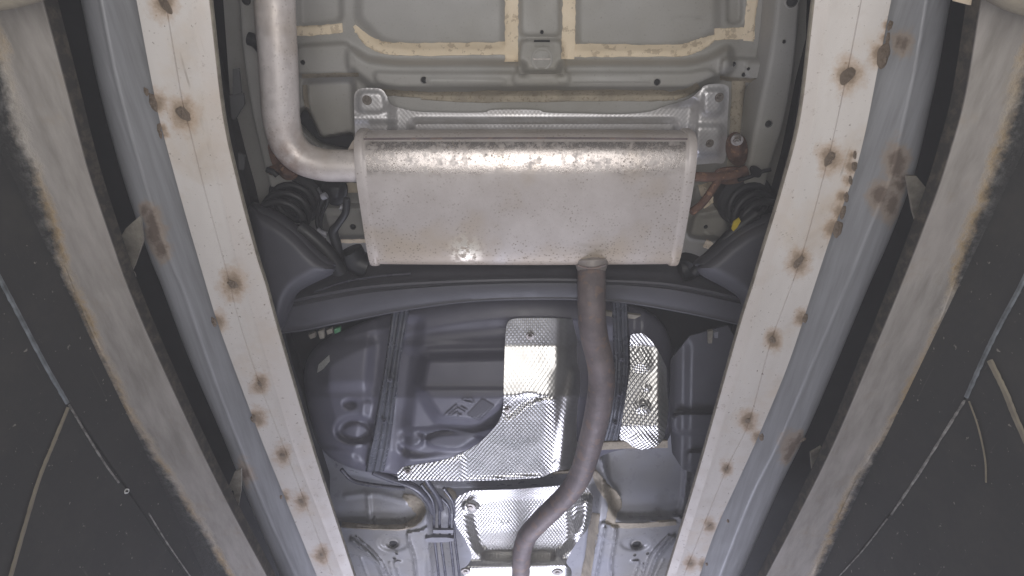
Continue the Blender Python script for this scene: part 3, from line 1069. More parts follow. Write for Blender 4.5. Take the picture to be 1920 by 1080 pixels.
# frame rails
def frame_rail(Lp, Rp, h, depth, parent, mat=PAINT, name='frame_rail'):
    a = cr(Lp, 6); b = cr(Rp, 6)
    A = Wn(a[:, 0], a[:, 1], h); B = Wn(b[:, 0], b[:, 1], h)
    lines = []
    for k, dz in ((0, depth), (0, 0.010), (0.03, 0.004), (0.10, 0.0005), (0.2, 0), (0.5, -0.0015), (0.8, 0), (0.9, 0.0005), (0.97, 0.004), (1, 0.010), (1, depth)):
        p = A * (1 - k) + B * k
        p[:, 2] += dz
        lines.append(p)
    return loft(name, lines, mat, parent, 0, 45)


frl = frame_rail([(410, -320), (436, -90), (445, 0), (453, 100), (468, 200), (488, 290), (505, 350)], [(482, -320), (500, -90), (504, 0), (510, 100), (520, 200), (535, 290), (548, 350)], 1.15, 0.10, car)
frr = frame_rail([(1482, -320), (1462, -90), (1456, 0), (1444, 100), (1424, 200), (1406, 290), (1396, 345)], [(1534, -320), (1510, -90), (1502, 0), (1490, 130), (1472, 230), (1450, 300), (1436, 350)], 1.15, 0.10, car)
RFR = lambda x, y: np.full(np.shape(x), 1.147)


def hole(px, py, rpx, hf, parent, mesh=HOLEM, nm='drain_hole'):
    h = float(hf(np.array([px * 1.0]), np.array([py * 1.0]))[0]) if callable(hf) else hf
    d = h / (TC - (py - 540) / F * TS)
    s = rpx / F * d / 0.008
    return inst(nm, mesh, parent, W(px, py, h - 0.001), (0, 0, 0), (s, s, 1))


for x, y, r in ((568, 117, 4.5), (795, 150, 6.5), (1232, 154, 6.5), (1016, 60, 3.5), (1375, 120, 4.5), (1394, 140, 4.0), (1403, 129, 3), (662, 425, 6), (1323, 425, 4)):
    hole(x, y, r, RF, car)
for x, y, r in ((1485, 2, 11), (1470, 78, 3.5), (1441, 232, 7)):
    hole(x, y, r, 1.149, frr)
hole(462, 0, 9, 1.149, frl)
GREYCUP = flat_disc('drain_hole', 0.008, PAINT, PAINT)
# the large access hole with its plug plate behind
bh = hole(1016, 111, 17.5, RF, car, GREYCUP, 'access_hole')
ppoly('slot', [(1001, 75), (1031, 75), (1031, 79), (1001, 79)], float(RF(np.array([1016.]), np.array([77.]))[0]) - 0.002, HOLE, car, 0.002)
ppoly('plug_edge', [(999, 109.5), (1033, 109.5), (1033, 112), (999, 112)], float(RF(np.array([1016.]), np.array([111.]))[0]) - 0.0035, BOLT, car, 0.0015)

# seams of sealant
SLP = [
    ([(664, 48), (676, 62), (690, 76), (715, 88), (750, 92), (850, 92), (948, 90)], [3, 7, 10, 12, 12.5, 12.5, 12.5], SEAL, True),
    ([(1076, 95), (1160, 95), (1262, 95), (1300, 88), (1325, 78), (1341, 68)], [12, 12, 12, 12, 10, 4], SEAL, True),
    ([(959, -320), (959, -90), (959, 0), (959, 116)], 13, SEAL, False),
    ([(1067, -320), (1067, -90), (1067, 0), (1065, 111)], 13, SEAL, False),
    ([(553, 59), (590, 57), (642, 52)], 9.5, SEAL, False),
    ([(1340, 64), (1415, 62)], 11.5, SEAL, False),
    ([(1424, -320), (1412, -90), (1410, 0), (1403, 77)], 11, SEAL, False),
    ([(790, 180), (900, 181), (1040, 180), (1200, 179), (1262, 180)], [7, 11, 11.5, 11.5, 9], DSEAL, True),
    ([(700, 171), (760, 176), (800, 178)], 6, DSEAL, True),
    ([(1262, 180), (1290, 172), (1310, 160)], [9, 6], DSEAL, True),
    ([(1385, 152), (1380, 220), (1372, 300), (1364, 340)], [13, 11, 9, 8], DSEAL, True),
    ([(571, 160), (575, 200), (582, 228)], 4, DSEAL, True),
    ([(566, 143), (620, 141), (672, 140)], 4, DSEAL, True),
    ([(1350, 146), (1385, 150), (1440, 152)], 4, DSEAL, True),
    ([(650, 352), (672, 352)], 10, SEAL, False),
    ([(584, 338), (592, 355), (597, 368)], [3, 4, 3], SEAL, False),
    ([(636, 452), (700, 452)], 4, SEAL, False),
    ([(1312, 358), (1335, 352), (1362, 346)], [12, 12, 8], SEAL, False),
    ([(1318, 388), (1340, 372)], 5, SEAL, False),
    ([(1322, 456), (1335, 462)], 8, SEAL, False),
    ([(665, 58), (680, 62)], 3, SEAL, False),
]
for p, w, m, s in SLP:
    ribbon('sealant_seam', p, w, RF, m, car, 0.004, 8, 0.13, s)

# the muffler's own foil shield, bolted to the floor
sh = np.vstack([
    cr([(667, 300), (665, 235), (664, 190), (666, 174), (676, 166), (700, 165), (716, 168), (725, 180), (732, 195), (752, 203), (780, 209), (830, 211), (905, 211), (925, 206), (1005, 206), (1025, 211), (1100, 213), (1160, 214), (1215, 210), (1250, 198), (1290, 186), (1312, 170), (1322, 160), (1345, 157), (1362, 160), (1367, 172), (1364, 230), (1360, 300), (1340, 306)], 4),
    np.array([(1290, 310), (1250, 300), (700, 300)])])
RS = Relief(1.165, [
    (poly((735, 190), (1305, 190), (1290, 330), (735, 330)), -0.022, 24),
    (poly((770, 226), (1270, 226), (1270, 330), (770, 330)), 0.030, 14),
    (poly((1318, 168), (1358, 168), (1352, 215), (1318, 215)), 0.008, 12),
    (poly((1300, 235), (1358, 235), (1350, 290), (1300, 290)), 0.010, 16),
    (poly((672, 172), (718, 172), (722, 212), (672, 212)), 0.008, 12),
], [(cr([(665, 222), (735, 222)]), 0.006, 12)])
ms = sheet('muffler_heat_shield', sh, RS, FOIL2, car, 4, 0.0012, 60)
for x, y, r in ((688, 188, 0.85), (1349, 183, 0.8), (1331, 269, 0.75)):
    inst('bolt', GNUT, ms, W(x, y, float(RS(np.array([x * 1.]), np.array([y * 1.]))[0]) - 0.001), (0, 0, 0.3), (r, r, r * 0.8))

# ------------------------------------------------------------------ exhaust
exh = thing('exhaust_system', 'weathered silver oval muffler with tail pipe and brown inlet pipe, hung across the car underside', 'exhaust', W(985, 370, 1.05))


def muffler_section(cy, cz, a, b, n=4.2, m=72, s=1.0):
    q = []
    for k in range(m):
        t = 2 * math.pi * k / m
        c, d = math.cos(t), math.sin(t)
        n = 3.0 if c < 0 else 5.5
        y = a * math.copysign(abs(c) ** (2 / n), c); z = b * math.copysign(abs(d) ** (2 / n), d)
        q.append((cy + y * s, cz + z * s))
    return q


MCY, MCZ, MA, MB_ = 0.403, CAMZ + 1.02 + 0.062, 0.140, 0.062
x0m, x1m = -0.308, 0.361
stations = [(x0m + 0.004, 0.90), (x0m + 0.001, 0.985), (x0m, 1.0), (x0m, 1.022), (x0m + 0.003, 1.03), (x0m + 0.012, 1.03), (x0m + 0.016, 1.022), (x0m + 0.018, 1.0)]
stations += [(x0m + 0.022, 1.0)]
stations += [(x0m + 0.018 + (x1m - x0m - 0.036) * k / 24, 1.0 + 0.014 * math.sin(math.pi * k / 24)) for k in range(1, 24)]
stations += [(x1m - 0.022, 1.0), (x1m - 0.018, 1.0), (x1m - 0.016, 1.022), (x1m - 0.012, 1.03), (x1m - 0.003, 1.03), (x1m, 1.022), (x1m, 1.0), (x1m - 0.001, 0.985), (x1m - 0.004, 0.90)]
V = []; Fs = []
m = 96
for x, s in stations:
    for (y, z) in muffler_section(MCY, MCZ, MA, MB_, 5.0, m, s):
        V.append((x, y, z))
for i in range(len(stations) - 1):
    for k in range(m):
        a = i * m + k; b = i * m + (k + 1) % m
        Fs.append((a, b, b + m, a + m))
Fs.append(tuple(range(m))[::-1]); Fs.append(tuple((len(stations) - 1) * m + k for k in range(m)))
muf = obj('muffler', V, Fs, MUF, exh, True, None, 40)
# lock seam along the rear flank
def on_section(t, s=1.0):
    c, d = math.cos(t), math.sin(t)
    return (MCY + MA * s * math.copysign(abs(c) ** (2 / 3.0), c), MCZ + MB_ * s * math.copysign(abs(d) ** (2 / 3.0), d))
def pyof(y, z):
    a = z - CAMZ
    k = y / a                    # invert the sighting
    return 540 + F * (k * TC - TS) / (TC + k * TS)


SEAMT = min((R(180 + k * 0.5) for k in range(2, 170)), key=lambda t: abs(pyof(*on_section(t)) - 262))
print('SEAM', math.degrees(SEAMT), on_section(SEAMT), min(pyof(y, z) for y, z in muffler_section(MCY, MCZ, MA, MB_, 5, 96)), max(pyof(y, z) for y, z in muffler_section(MCY, MCZ, MA, MB_, 5, 96)))
ln = []
for dt, s in ((-0.9, 1.0), (-0.7, 1.02), (0.6, 1.022), (0.8, 0.998)):
    xs = np.linspace(x0m + 0.018, x1m - 0.018, 40)
    row = []
    for x in xs:
        kk = (x - x0m - 0.018) / (x1m - x0m - 0.036)
        y, z = on_section(SEAMT + R(dt), s * (1 + 0.014 * math.sin(math.pi * kk)))
        row.append((x, y, z))
    ln.append(row)
loft('lock_seam', ln, RPIPE, muf, 0, 30)

ptube('tail_pipe', [(512, -300), (514, -120), (515, 0), (521, 100), (525, 180), (528, 225), (540, 268), (566, 296), (605, 309), (640, 311), (690, 311)], 1.06,
      [0.0345, 0.0345, 0.0345, 0.0345, 0.0345, 0.0345, 0.0345, 0.0335, 0.0325, 0.032, 0.032], PIPE, exh, 8, 28)
ptube('inlet_pipe', [(1109, 468), (1109, 500), (1109, 545), (1110, 600), (1116, 640), (1124, 672), (1128, 705), (1126, 740), (1117, 790), (1106, 835), (1096, 868), (1086, 894), (1068, 922), (1040, 951), (1010, 980), (990, 1003), (980, 1030), (977, 1062), (976, 1110), (976, 1180)],
      [1.06, 1.04, 1.0, 0.975, 0.965, 0.955, 0.95, 0.945, 0.947, 0.955, 0.962, 0.97, 0.982, 0.994, 1.003, 1.009, 1.013, 1.018, 1.02, 1.02],
      [0.0315, 0.031, 0.0305, 0.0305, 0.0305, 0.0305, 0.0305, 0.0305, 0.0303, 0.0302, 0.030, 0.0298, 0.0295, 0.0293, 0.0292, 0.0292, 0.029, 0.029, 0.029, 0.029], RPIPE, exh, 6, 24)
# flared weld collar where the inlet pipe enters
col = cr([(1109, 466, 1.05, 0.020), (1109, 478, 1.05, 0.036), (1109, 490, 1.045, 0.0385), (1109, 498, 1.04, 0.0345), (1109, 503, 1.04, 0.032)], 4)
tube('weld_collar', Wn(col[:, 0], col[:, 1], col[:, 2]), col[:, 3], COLLAR, exh, 24)
wr = [(1083 + 52 * k / 20, 497 + 6 * math.sin(math.pi * k / 20)) for k in range(21)]
ptube('weld_ring', wr[::4], 0.998, 0.0022, RPIPE, exh, 4, 8)
# end cap ear on the muffler's upper left corner
ppoly('end_ear', [(650, 284), (660, 266), (672, 252), (676, 258), (668, 278), (664, 286)], 1.09, PIPE, muf, 0.02)
# rusty hanger rods
ptube('hanger_rod', [(1300, 331), (1335, 332), (1370, 330), (1398, 318)], [1.09, 1.10, 1.11, 1.12], 0.010, RUST, exh, 5, 10)
ptube('hanger_rod', [(1348, 336), (1334, 358), (1316, 382), (1296, 398)], [1.10, 1.09, 1.08, 1.07], 0.0085, RUST, exh, 5, 10)
ptube('hanger_rod', [(566, 318), (545, 312), (522, 316), (508, 320)], [1.09, 1.10, 1.11, 1.12], 0.010, RUST, exh, 5, 10)
sheet('hanger_bracket', blob((500, 262), (524, 300), (552, 318), (560, 335), (535, 340), (518, 322), (506, 300)), Relief(1.11, [(poly((520, 305), (556, 322), (552, 336), (525, 330)), 0.02, 10)]), RUST, exh, 3, 0.006)

# hangers fixed to the body
hg = sheet('hanger_mount', blob((1362, 262), (1378, 246), (1398, 256), (1404, 285), (1396, 312), (1376, 312), (1362, 292)), Relief(1.16, [(poly((1368, 262), (1396, 262), (1396, 302), (1370, 302)), 0.028, 22)]), RUST, car, 3, 0.006)
inst('bolt', NUT, hg, W(1382, 262, 1.13), (0.3, 0.3, 0.3), (1.1, 1.1, 1.6))
sheet('hanger_plate', blob((1340, 318), (1380, 312), (1408, 320), (1400, 340), (1362, 348), (1340, 340)), 1.14, RUST, car, 3, 0.006)
sheet('hanger_rubber', blob((600, 338), (648, 340), (652, 365), (640, 388), (615, 384), (606, 360)), Relief(1.12, [(poly((610, 345), (645, 346), (636, 378), (615, 374)), 0.02, 18)]), RUBBER, car, 3, 0.008)
ptube('wiring_clip', [(1384, 338), (1405, 332), (1428, 322), (1445, 318)], 1.11, 0.0045, RUBBER, car, 4, 8)
sheet('clip_block', blob((1408, 316), (1420, 312), (1430, 320), (1426, 334), (1412, 332)), 1.10, RUBBER, car, 3, 0.012)
for pts, r in (([(466, 72), (480, 78), (492, 92)], 0.012), ([(500, 318), (512, 322), (520, 330)], 0.006)):
    ptube('rubber_strap', pts, 1.10, r, RUBBER, car, 4, 10)
# brackets glimpsed beside the left frame rail
for q, h in (([(436, 130), (447, 128), (452, 175), (436, 178)], 1.08), ([(430, 178), (456, 176), (458, 196), (440, 225), (434, 222)], 1.10), ([(446, 286), (458, 292), (456, 318), (448, 318)], 1.02)):
    ppoly('side_bracket', q, h, simple('dim_grey_bracket', (0.10, 0.10, 0.10), None, 20, 0.6), car, 0.006)

# cables by the left spring
ptube('cable', [(596, 352), (604, 372), (597, 398), (596, 420), (606, 446), (614, 470), (622, 498)], 1.09, 0.0055, RUBBER, car, 6, 10)
ptube('cable', [(606, 360), (614, 378), (604, 402), (602, 424), (608, 438)], 1.08, 0.0035, RUBBER, car, 6, 8)
ptube('cable', [(650, 372), (648, 398), (634, 420), (625, 434), (630, 455), (634, 480), (638, 505)], 1.06, [0.0075, 0.008, 0.008, 0.010, 0.011, 0.012, 0.012], RUBBER, car, 6, 10)
ptube('cable', [(560, 425), (590, 448), (620, 480), (640, 512)], 1.04, 0.016, RUBBER, car, 6, 12)
ptube('cable', [(1300, 512), (1340, 470), (1380, 430), (1420, 400)], 1.04, 0.012, RUBBER, car, 6, 12)
for pts in ([(600, 436), (612, 440)], [(604, 370), (612, 366)], [(638, 388), (652, 394)], [(594, 430), (610, 446)]):
    ptube('cable_clip', pts, 1.07, 0.007, CLIP, car, 2, 8)
for pts, rr in (([(655, 470), (668, 490), (690, 500)], 0.03), ([(1300, 485), (1292, 500), (1275, 505)], 0.03)):
    ptube('bump_stop', pts, 1.10, rr, RUBBER, car, 4, 16)

# ------------------------------------------------------------------ springs
def spring(px, py, label, sg):
    c = W(px, py, 1.12)
    root = thing('coil_spring', label, 'spring', c, 'rear suspension springs')
    pts = []
    for k in range(97):
        a = 2 * math.pi * k / 24 + (0.6 if sg > 0 else 2.2)
        pts.append(Vector((c.x + 0.046 * math.cos(a), c.y + 0.046 * math.sin(a) - 0.02 * k / 96, c.z - 0.075 + 0.15 * k / 96)))
    tube('coil', pts, 0.0075, RUBBER, root, 10)
    ln = []
    for rr, z in ((0.060, 0.10), (0.062, 0.045), (0.056, 0.038), (0.044, 0.036), (0.036, 0.05), (0.034, 0.07), (0.02, 0.075), (0.0005, 0.075)):
        ln.append([(c.x + rr * math.cos(t), c.y - 0.016 + rr * math.sin(t), c.z + z) for t in np.linspace(0, 2 * math.pi, 33)])
    loft('spring_seat', ln, DARK, root, 0, 40)
    return root


sp_l = spring(545, 398, 'black coil spring with rubber seat, behind the bend of the silver tail pipe', -1)
sp_r = spring(1408, 402, 'black coil spring with a yellow paint mark, beside the rusty exhaust hanger', 1)
ppoly('paint_mark', [(1372, 430), (1376, 416), (1386, 409), (1389, 415), (1382, 427), (1375, 434)], 1.028, YELLOW, sp_r, 0.004)

# ------------------------------------------------------------------ rear axle
axle = thing('rear_axle', 'dark grey curved rear axle beam with trailing arms, running across below the muffler', 'axle', W(965, 550, 1.02))
XS = np.arange(500, 1440, 8.0)


def xl(pts):
    q = cr(pts, 8)
    o = np.argsort(q[:, 0])
    return np.interp(XS, q[o, 0], q[o, 1])


y0 = xl([(480, 548), (560, 534), (640, 519), (700, 510), (830, 499), (960, 496), (1080, 496), (1200, 501), (1290, 512), (1360, 528), (1450, 548)])
y1 = xl([(480, 566), (545, 560), (620, 545), (700, 533), (830, 525), (960, 521), (1080, 521), (1250, 529), (1380, 554), (1450, 568)])
y3 = xl([(480, 630), (560, 622), (640, 606), (760, 583), (860, 569), (960, 563), (1080, 563), (1180, 570), (1300, 591), (1395, 612), (1450, 622)])
prof = []
for yy, hh, dz in ((y0 - 6, 1.09, 0.03), (y0, 1.075, 0), (y0 + 4, 1.062, 0), (y0 * 0.5 + y1 * 0.5, 1.045, 0), (y1 - 3, 1.03, 0), (y1 - 0.5, 1.006, 0), (y1 + 2, 1.0, 0), (y1 + 6, 0.998, 0),
                   (y1 + 7.5, 1.003, 0), (y1 + 10, 1.003, 0), (y1 * 0.75 + y3 * 0.25, 0.994, 0), (y1 * 0.5 + y3 * 0.5, 0.990, 0), (y1 * 0.2 + y3 * 0.8, 0.993, 0), (y3 - 5, 0.994, 0), (y3 - 2.5, 0.992, 0), (y3, 0.996, 0), (y3, 0.996, 0.07)):
    p = Wn(XS, yy, np.full(XS.shape, hh + 0.05)); p[:, 2] += dz
    prof.append(p)
loft('axle_beam', prof, AXLE, axle, 0, 50)
armL = blob((455, 380), (490, 392), (525, 408), (566, 440), (600, 478), (634, 500), (626, 515), (590, 530), (552, 552), (540, 600), (515, 640), (480, 560))
armR = blob((1475, 400), (1440, 408), (1400, 424), (1360, 452), (1330, 480), (1300, 500), (1312, 516), (1360, 540), (1392, 562), (1400, 610), (1420, 640), (1460, 560))


def arm_h(c):
    def f(x, y):
        d, _, _ = seg_dist(np.asarray(x, float), np.asarray(y, float), c)
        return 1.06 - 0.075 * np.sqrt(1 - (1 - np.clip(d / 30, 0, 1)) ** 2) - 0.015 * sstep((y - 400) / 150)
    return f


sheet('trailing_arm', armL, arm_h(armL), AXLE, axle, 4, 0.02, 60)
sheet('trailing_arm', armR, arm_h(armR), AXLE, axle, 4, 0.02, 60)
ptube('brake_line', [(590, 548), (640, 530), (700, 519), (770, 513)], 1.08, 0.0028, LINE, axle, 6, 8)

# ------------------------------------------------------------------ fuel tank
tank = thing('fuel_tank', 'moulded dark grey plastic fuel tank held by two ribbed straps below the axle beam', 'fuel tank', W(860, 740, 1.08))


def lin(y, a, b):
    t = (y - a) / (b - a)
    return np.clip(t, 0, 1) - 0.04 * np.exp(-(t / 0.12) ** 2) * np.sign(-t) * 0


def tprof(x, y):
    y = np.asarray(y, float)
    return 1.150 - 0.075 * lin(y, 640, 745) - 0.03 * lin(y, 745, 890) + 0.0 * np.asarray(x)


TOUT = blob((566, 700), (585, 652), (640, 620), (760, 575), (960, 545), (1170, 560), (1262, 610), (1262, 760), (1255, 845), (1160, 838), (1085, 878), (900, 898), (760, 893), (690, 887), (640, 872), (602, 846), (582, 790))


def tbase(x, y):
    d, _, _ = seg_dist(np.asarray(x, float), np.asarray(y, float), TOUT)
    return tprof(x, y) + 0.060 * (1 - np.sqrt(np.clip(d / 46, 0, 1)))


def ell(cx, cy, rx, ry, n=28):
    return [(cx + rx * math.cos(t), cy + ry * math.sin(t)) for t in np.linspace(0, 2 * math.pi, n, endpoint=False)]


TR = Relief(tbase, [
    (poly((796, 668), (960, 664), (960, 740), (940, 768), (898, 796), (822, 788), (784, 728)), 0.040, 26),
    (poly((786, 728), (970, 728), (970, 765), (930, 780), (897, 792), (826, 785)), 0.006, 8),
    (ell(665, 806, 35, 24), -0.026, 14),
    (ell(668, 808, 24, 14), 0.008, 6),
    (ell(656, 757, 11, 8), -0.014, 9),
    (poly((678, 752), (700, 752), (690, 790), (676, 790)), 0.006, 10),
    (poly((600, 640), (700, 640), (690, 724), (610, 728)), 0.014, 30),
    (poly((745, 600), (790, 600), (775, 700), (755, 880), (720, 880)), -0.020, 26),
    (poly((700, 590), (728, 590), (690, 880), (664, 880), (690, 740)), -0.012, 20),
    (poly((752, 812), (772, 806), (800, 808), (830, 800), (892, 812), (905, 806), (940, 800), (930, 830), (860, 852), (790, 858), (752, 850)), -0.028, 18),
    (ell(852, 827, 52, 17), 0.012, 10),
    (ell(772, 824, 22, 16), 0.016, 12),
    (poly((600, 838), (640, 842), (690, 870), (680, 880), (630, 866)), 0.010, 12),
    (poly((760, 640), (960, 620), (960, 652), (770, 660)), 0.012, 24),
    (poly((1130, 560), (1200, 560), (1185, 830), (1120, 830)), -0.016, 22),
    (poly((940, 780), (915, 812), (860, 850), (780, 868), (760, 880), (860, 880), (960, 860), (990, 790)), -0.02, 20),
], [
    (cr([(648, 632), (700, 620), (760, 612)]), 0.004, 8),
])
tk = sheet('tank_shell', TOUT, TR, TANK, tank, 3.5, 0.003, 70)
# moulded mark: triangle, date grid and a few raised strokes
def engrave(name, segs, hw=1.1, t=0.0022):
    V = []; Fs = []
    fine = []
    for (a, b), (c, e) in segs:
        nn = max(1, int(math.hypot(c - a, e - b) / 4))
        fine += [((a + (c - a) * k / nn, b + (e - b) * k / nn), (a + (c - a) * (k + 1) / nn, b + (e - b) * (k + 1) / nn)) for k in range(nn)]
    for (xa, ya), (xb, yb) in fine:
        d = np.array([xb - xa, yb - ya], float); L = np.linalg.norm(d); d /= L
        nn = np.array([-d[1], d[0]]) * hw
        X = np.array([xa - nn[0], xa + nn[0], xb + nn[0], xb - nn[0]]); Y = np.array([ya - nn[1], ya + nn[1], yb + nn[1], yb - nn[1]])
        H = TR(X, Y)
        lo = Wn(X, Y, H - t); hi = Wn(X, Y, H + 0.002)
        b = len(V)
        V += [tuple(v) for v in lo] + [tuple(v) for v in hi]
        Fs += [(b, b + 1, b + 2, b + 3), (b + 1, b, b + 4, b + 5), (b + 2, b + 1, b + 5, b + 6), (b + 3, b + 2, b + 6, b + 7), (b, b + 3, b + 7, b + 4)]
    return obj(name, V, Fs, TANK, tk, False)


segs = []
O = np.array((877.0, 778.5)); eu = np.array((24.0, -25.0)); ev = np.array((19.0, 11.0))
O2 = np.array((877.0, 779.0))
for k in range(10):
    a = O2 + eu * (k / 9 * 1.15); segs.append((tuple(a), tuple(a + ev * 1.15)))
for k in range(6):
    a = O2 + ev * (k / 5 * 1.15); segs.append((tuple(a), tuple(a + eu * 1.15)))
engrave('moulded_date_grid', segs, 0.75, 0.003)
engrave('moulded_triangle', [((866, 752), (878, 741)), ((878, 741), (890, 757)), ((866, 752), (889, 757)), ((873, 749), (880, 748))], 1.0, 0.003)
engrave('moulded_lettering', [((832, 781), (856, 760)), ((840, 781), (858, 766)), ((846, 781), (852, 776)), ((858, 766), (872, 774)), ((864, 764), (876, 770)), ((856, 776), (864, 780)), ((850, 779), (858, 773)), ((858, 782), (866, 778))], 1.1, 0.003)
stk = sheet('printed_sticker', [(594, 700), (597, 684), (617, 666), (618, 678), (606, 692)], lambda x, y: TR(x, y) - 0.004, STICK, tank, 2.5, 0.002)


def strap(L, Rr, rh, bolts, name='tank_strap'):
    a = cr(L, 10); b = cr(Rr, 10)
    q = np.linspace(0, 1, 11)
    lines = []
    for i, k in enumerate(q):
        x = a[:, 0] * (1 - k) + b[:, 0] * k; y = a[:, 1] * (1 - k) + b[:, 1] * k
        xm = a[:, 0] * 0.5 + b[:, 0] * 0.5; ym = a[:, 1] * 0.5 + b[:, 1] * 0.5
        h = np.minimum(TR(xm, ym), np.minimum(TR(a[:, 0], a[:, 1]), TR(b[:, 0], b[:, 1])))
        h = np.convolve(np.pad(h, 6, 'edge'), np.ones(13) / 13, 'valid') - 0.010
        dz = (0.006, -0.003, -0.003, 0.002, 0.002, -0.0035, 0.002, 0.002, -0.003, -0.003, 0.006)[i]
        lines.append(Wn(x, y, h + dz))
    o = loft(name, lines, TANK if name == 'x' else STRAPM, tank, 0.003, 30)
    for (x, y) in bolts:
        k = int(np.argmin(np.abs(a[:, 1] - y)))
        inst('bolt', LNUT, o, Vector((lines[5][k] + np.array([0, 0, -0.001])).tolist()), (0, 0, 0.2), (0.8, 0.8, 0.9))
    return o


STRAPM = simple('dark_coated_strap_steel', (0.145, 0.15, 0.175), (0.125, 0.13, 0.15), 8, 0.27, 0.15, 0.05, 100, None, 0.6)
strap([(736, 575), (730, 620), (722, 680), (712, 740), (702, 800), (692, 845), (685, 884)], [(768, 575), (760, 620), (750, 680), (744, 730), (737, 790), (730, 838), (720, 884)], 0, [(733, 715), (717, 797)])
strap([(1146, 560), (1149, 620), (1151, 680), (1148, 740), (1141, 790), (1131, 826)], [(1178, 560), (1179, 620), (1181, 680), (1176, 740), (1168, 790), (1160, 826)], 0, [(1162, 677), (1158, 742), (1147, 795)])

# main foil shield on the tank
def shh(x, y):
    x = np.asarray(x, float); y = np.asarray(y, float)
    h = 1.124 - 0.020 * lin(y, 590, 648) - 0.075 * lin(y, 648, 742) - 0.029 * lin(y, 752, 895)
    # a fold: the part to the right turns upwards under the pipe
    h = h + 0.055 * sstep((x - 1040 + (y - 700) * 0.02) / 60)
    return h


shp = np.vstack([cr([(944, 760), (945, 700), (947, 640), (949, 615), (954, 602), (968, 597), (1000, 596), (1060, 597), (1095, 600)], 5),
                 np.array([(1135, 640), (1140, 720), (1128, 800), (1090, 850), (1072, 876)]),
                 cr([(1066, 880), (1040, 884), (1012, 895), (960, 899), (880, 902), (800, 901), (752, 901), (746, 896), (746, 886), (756, 876), (790, 870), (830, 863), (870, 848), (905, 825), (930, 798), (941, 778)], 5)])
SR = Relief(shh, [
    (poly((944, 765), (964, 748), (985, 738), (1012, 742), (1012, 752), (988, 756), (966, 776), (948, 788)), -0.005, 8),
    (poly((1040, 700), (1062, 700), (1052, 870), (1028, 870)), -0.005, 30),
    (poly((820, 862), (870, 852), (870, 905), (760, 905), (745, 880)), 0.006, 20),
], [(cr([(1005, 753), (1040, 749)]), 0.006, 6), (cr([(1078, 700), (1062, 800), (1052, 870)]), 0.010, 18), (cr([(752, 899), (880, 900), (1010, 893)]), 0.004, 5)])
shl = sheet('heat_shield', shp, SR, FOIL, tank, 3.5, 0.0015, 60, {'emb': lambda x, y: 0.30 + 2.7 * sstep((y - 735) / 30) * (1 - 0.95 * sstep((x - 1018) / 25)) - 0.2 * sstep((x - 1018) / 25)})
for x, y in ((994, 631), (950, 768), (765, 884)):
    inst('bolt', NUT, shl, W(x, y, float(SR(np.array([x * 1.]), np.array([y * 1.]))[0]) - 0.001), (0, 0, 0), (0.9, 0.9, 0.8))
shl['label'] = 'large bright foil heat shield left of the inlet pipe'

shp2 = poly(*[(1181, 640), (1183, 627), (1205, 624), (1222, 640), (1240, 668), (1250, 690), (1251, 730), (1254, 762), (1250, 800), (1245, 822), (1234, 836), (1205, 844), (1186, 838), (1176, 828), (1161, 824), (1168, 778), (1176, 730), (1182, 690)], r=5)
SR2 = Relief(lambda x, y: 1.116 - 0.112 * lin(np.asarray(y, float), 650, 800) - 0.012 * lin(np.asarray(x, float), 1165, 1235) + 0.03 * sstep((np.asarray(x, float) - 1232) / 30), [
        (ell(1205, 762, 13, 11), 0.004, 10), (ell(1213, 727, 7, 4), 0.003, 6),
    (ell(1205, 828, 22, 14), 0.006, 20),
    (poly((1190, 650), (1215, 655), (1220, 690), (1190, 690)), 0.006, 26)])
shr = sheet('heat_shield', shp2, SR2, FOIL, tank, 3, 0.0015, 60, {'emb': lambda x, y: 1.0 - 0.65 * sstep((x - 1205) / 20) * sstep((790 - y) / 40)})
shr['label'] = 'narrow foil heat shield right of the inlet pipe'
hole(1205, 762, 6, SR2, shr, HOLEM, 'bolt_hole')

# black canister cover beside the tank
cv = sheet('canister_cover', blob((1258, 640), (1400, 600), (1400, 880), (1330, 900), (1262, 872), (1255, 780), it=1), Relief(1.10, [
    (poly((1262, 775), (1380, 775), (1380, 812), (1262, 812)), 0.022, 8),
    (poly((1286, 846), (1380, 846), (1380, 876), (1286, 876)), 0.014, 8),
    (poly((1258, 640), (1290, 640), (1285, 900), (1258, 900)), -0.02, 20)]), AXLE, car, 4, 0.003, 50)
# small light bits beyond the axle
for q, h, mt, nm in (([(578, 628), (590, 624), (592, 632), (582, 636)], 1.06, BRASS, 'clip'), ([(596, 622), (606, 618), (608, 634), (600, 636)], 1.06, BRASS, 'clip'), ([(612, 620), (622, 616), (624, 624), (614, 628)], 1.06, BRASS, 'clip'), ([(626, 618), (638, 614), (638, 622), (628, 626)], 1.06, GREEN, 'clip'),
                     ([(1328, 622), (1337, 620), (1335, 644), (1328, 644)], 1.05, BRASS, 'clip'), ([(1338, 624), (1347, 622), (1346, 634), (1340, 634)], 1.06, CLIP, 'clip'),
                     ([(1136, 584), (1148, 586), (1147, 594), (1136, 592)], 1.045, BRASS, 'clip'), ([(1178, 589), (1202, 592), (1190, 598), (1178, 597)], 1.045, BRASS, 'clip')):
    ppoly(nm, q, h, mt, car, 0.008)

# ------------------------------------------------------------------ front floor and tunnel
def ffb(x, y):
    x = np.asarray(x, float); y = np.asarray(y, float)
    return 1.135 + 0.11 * (1 - sstep((y - 830) / 150))


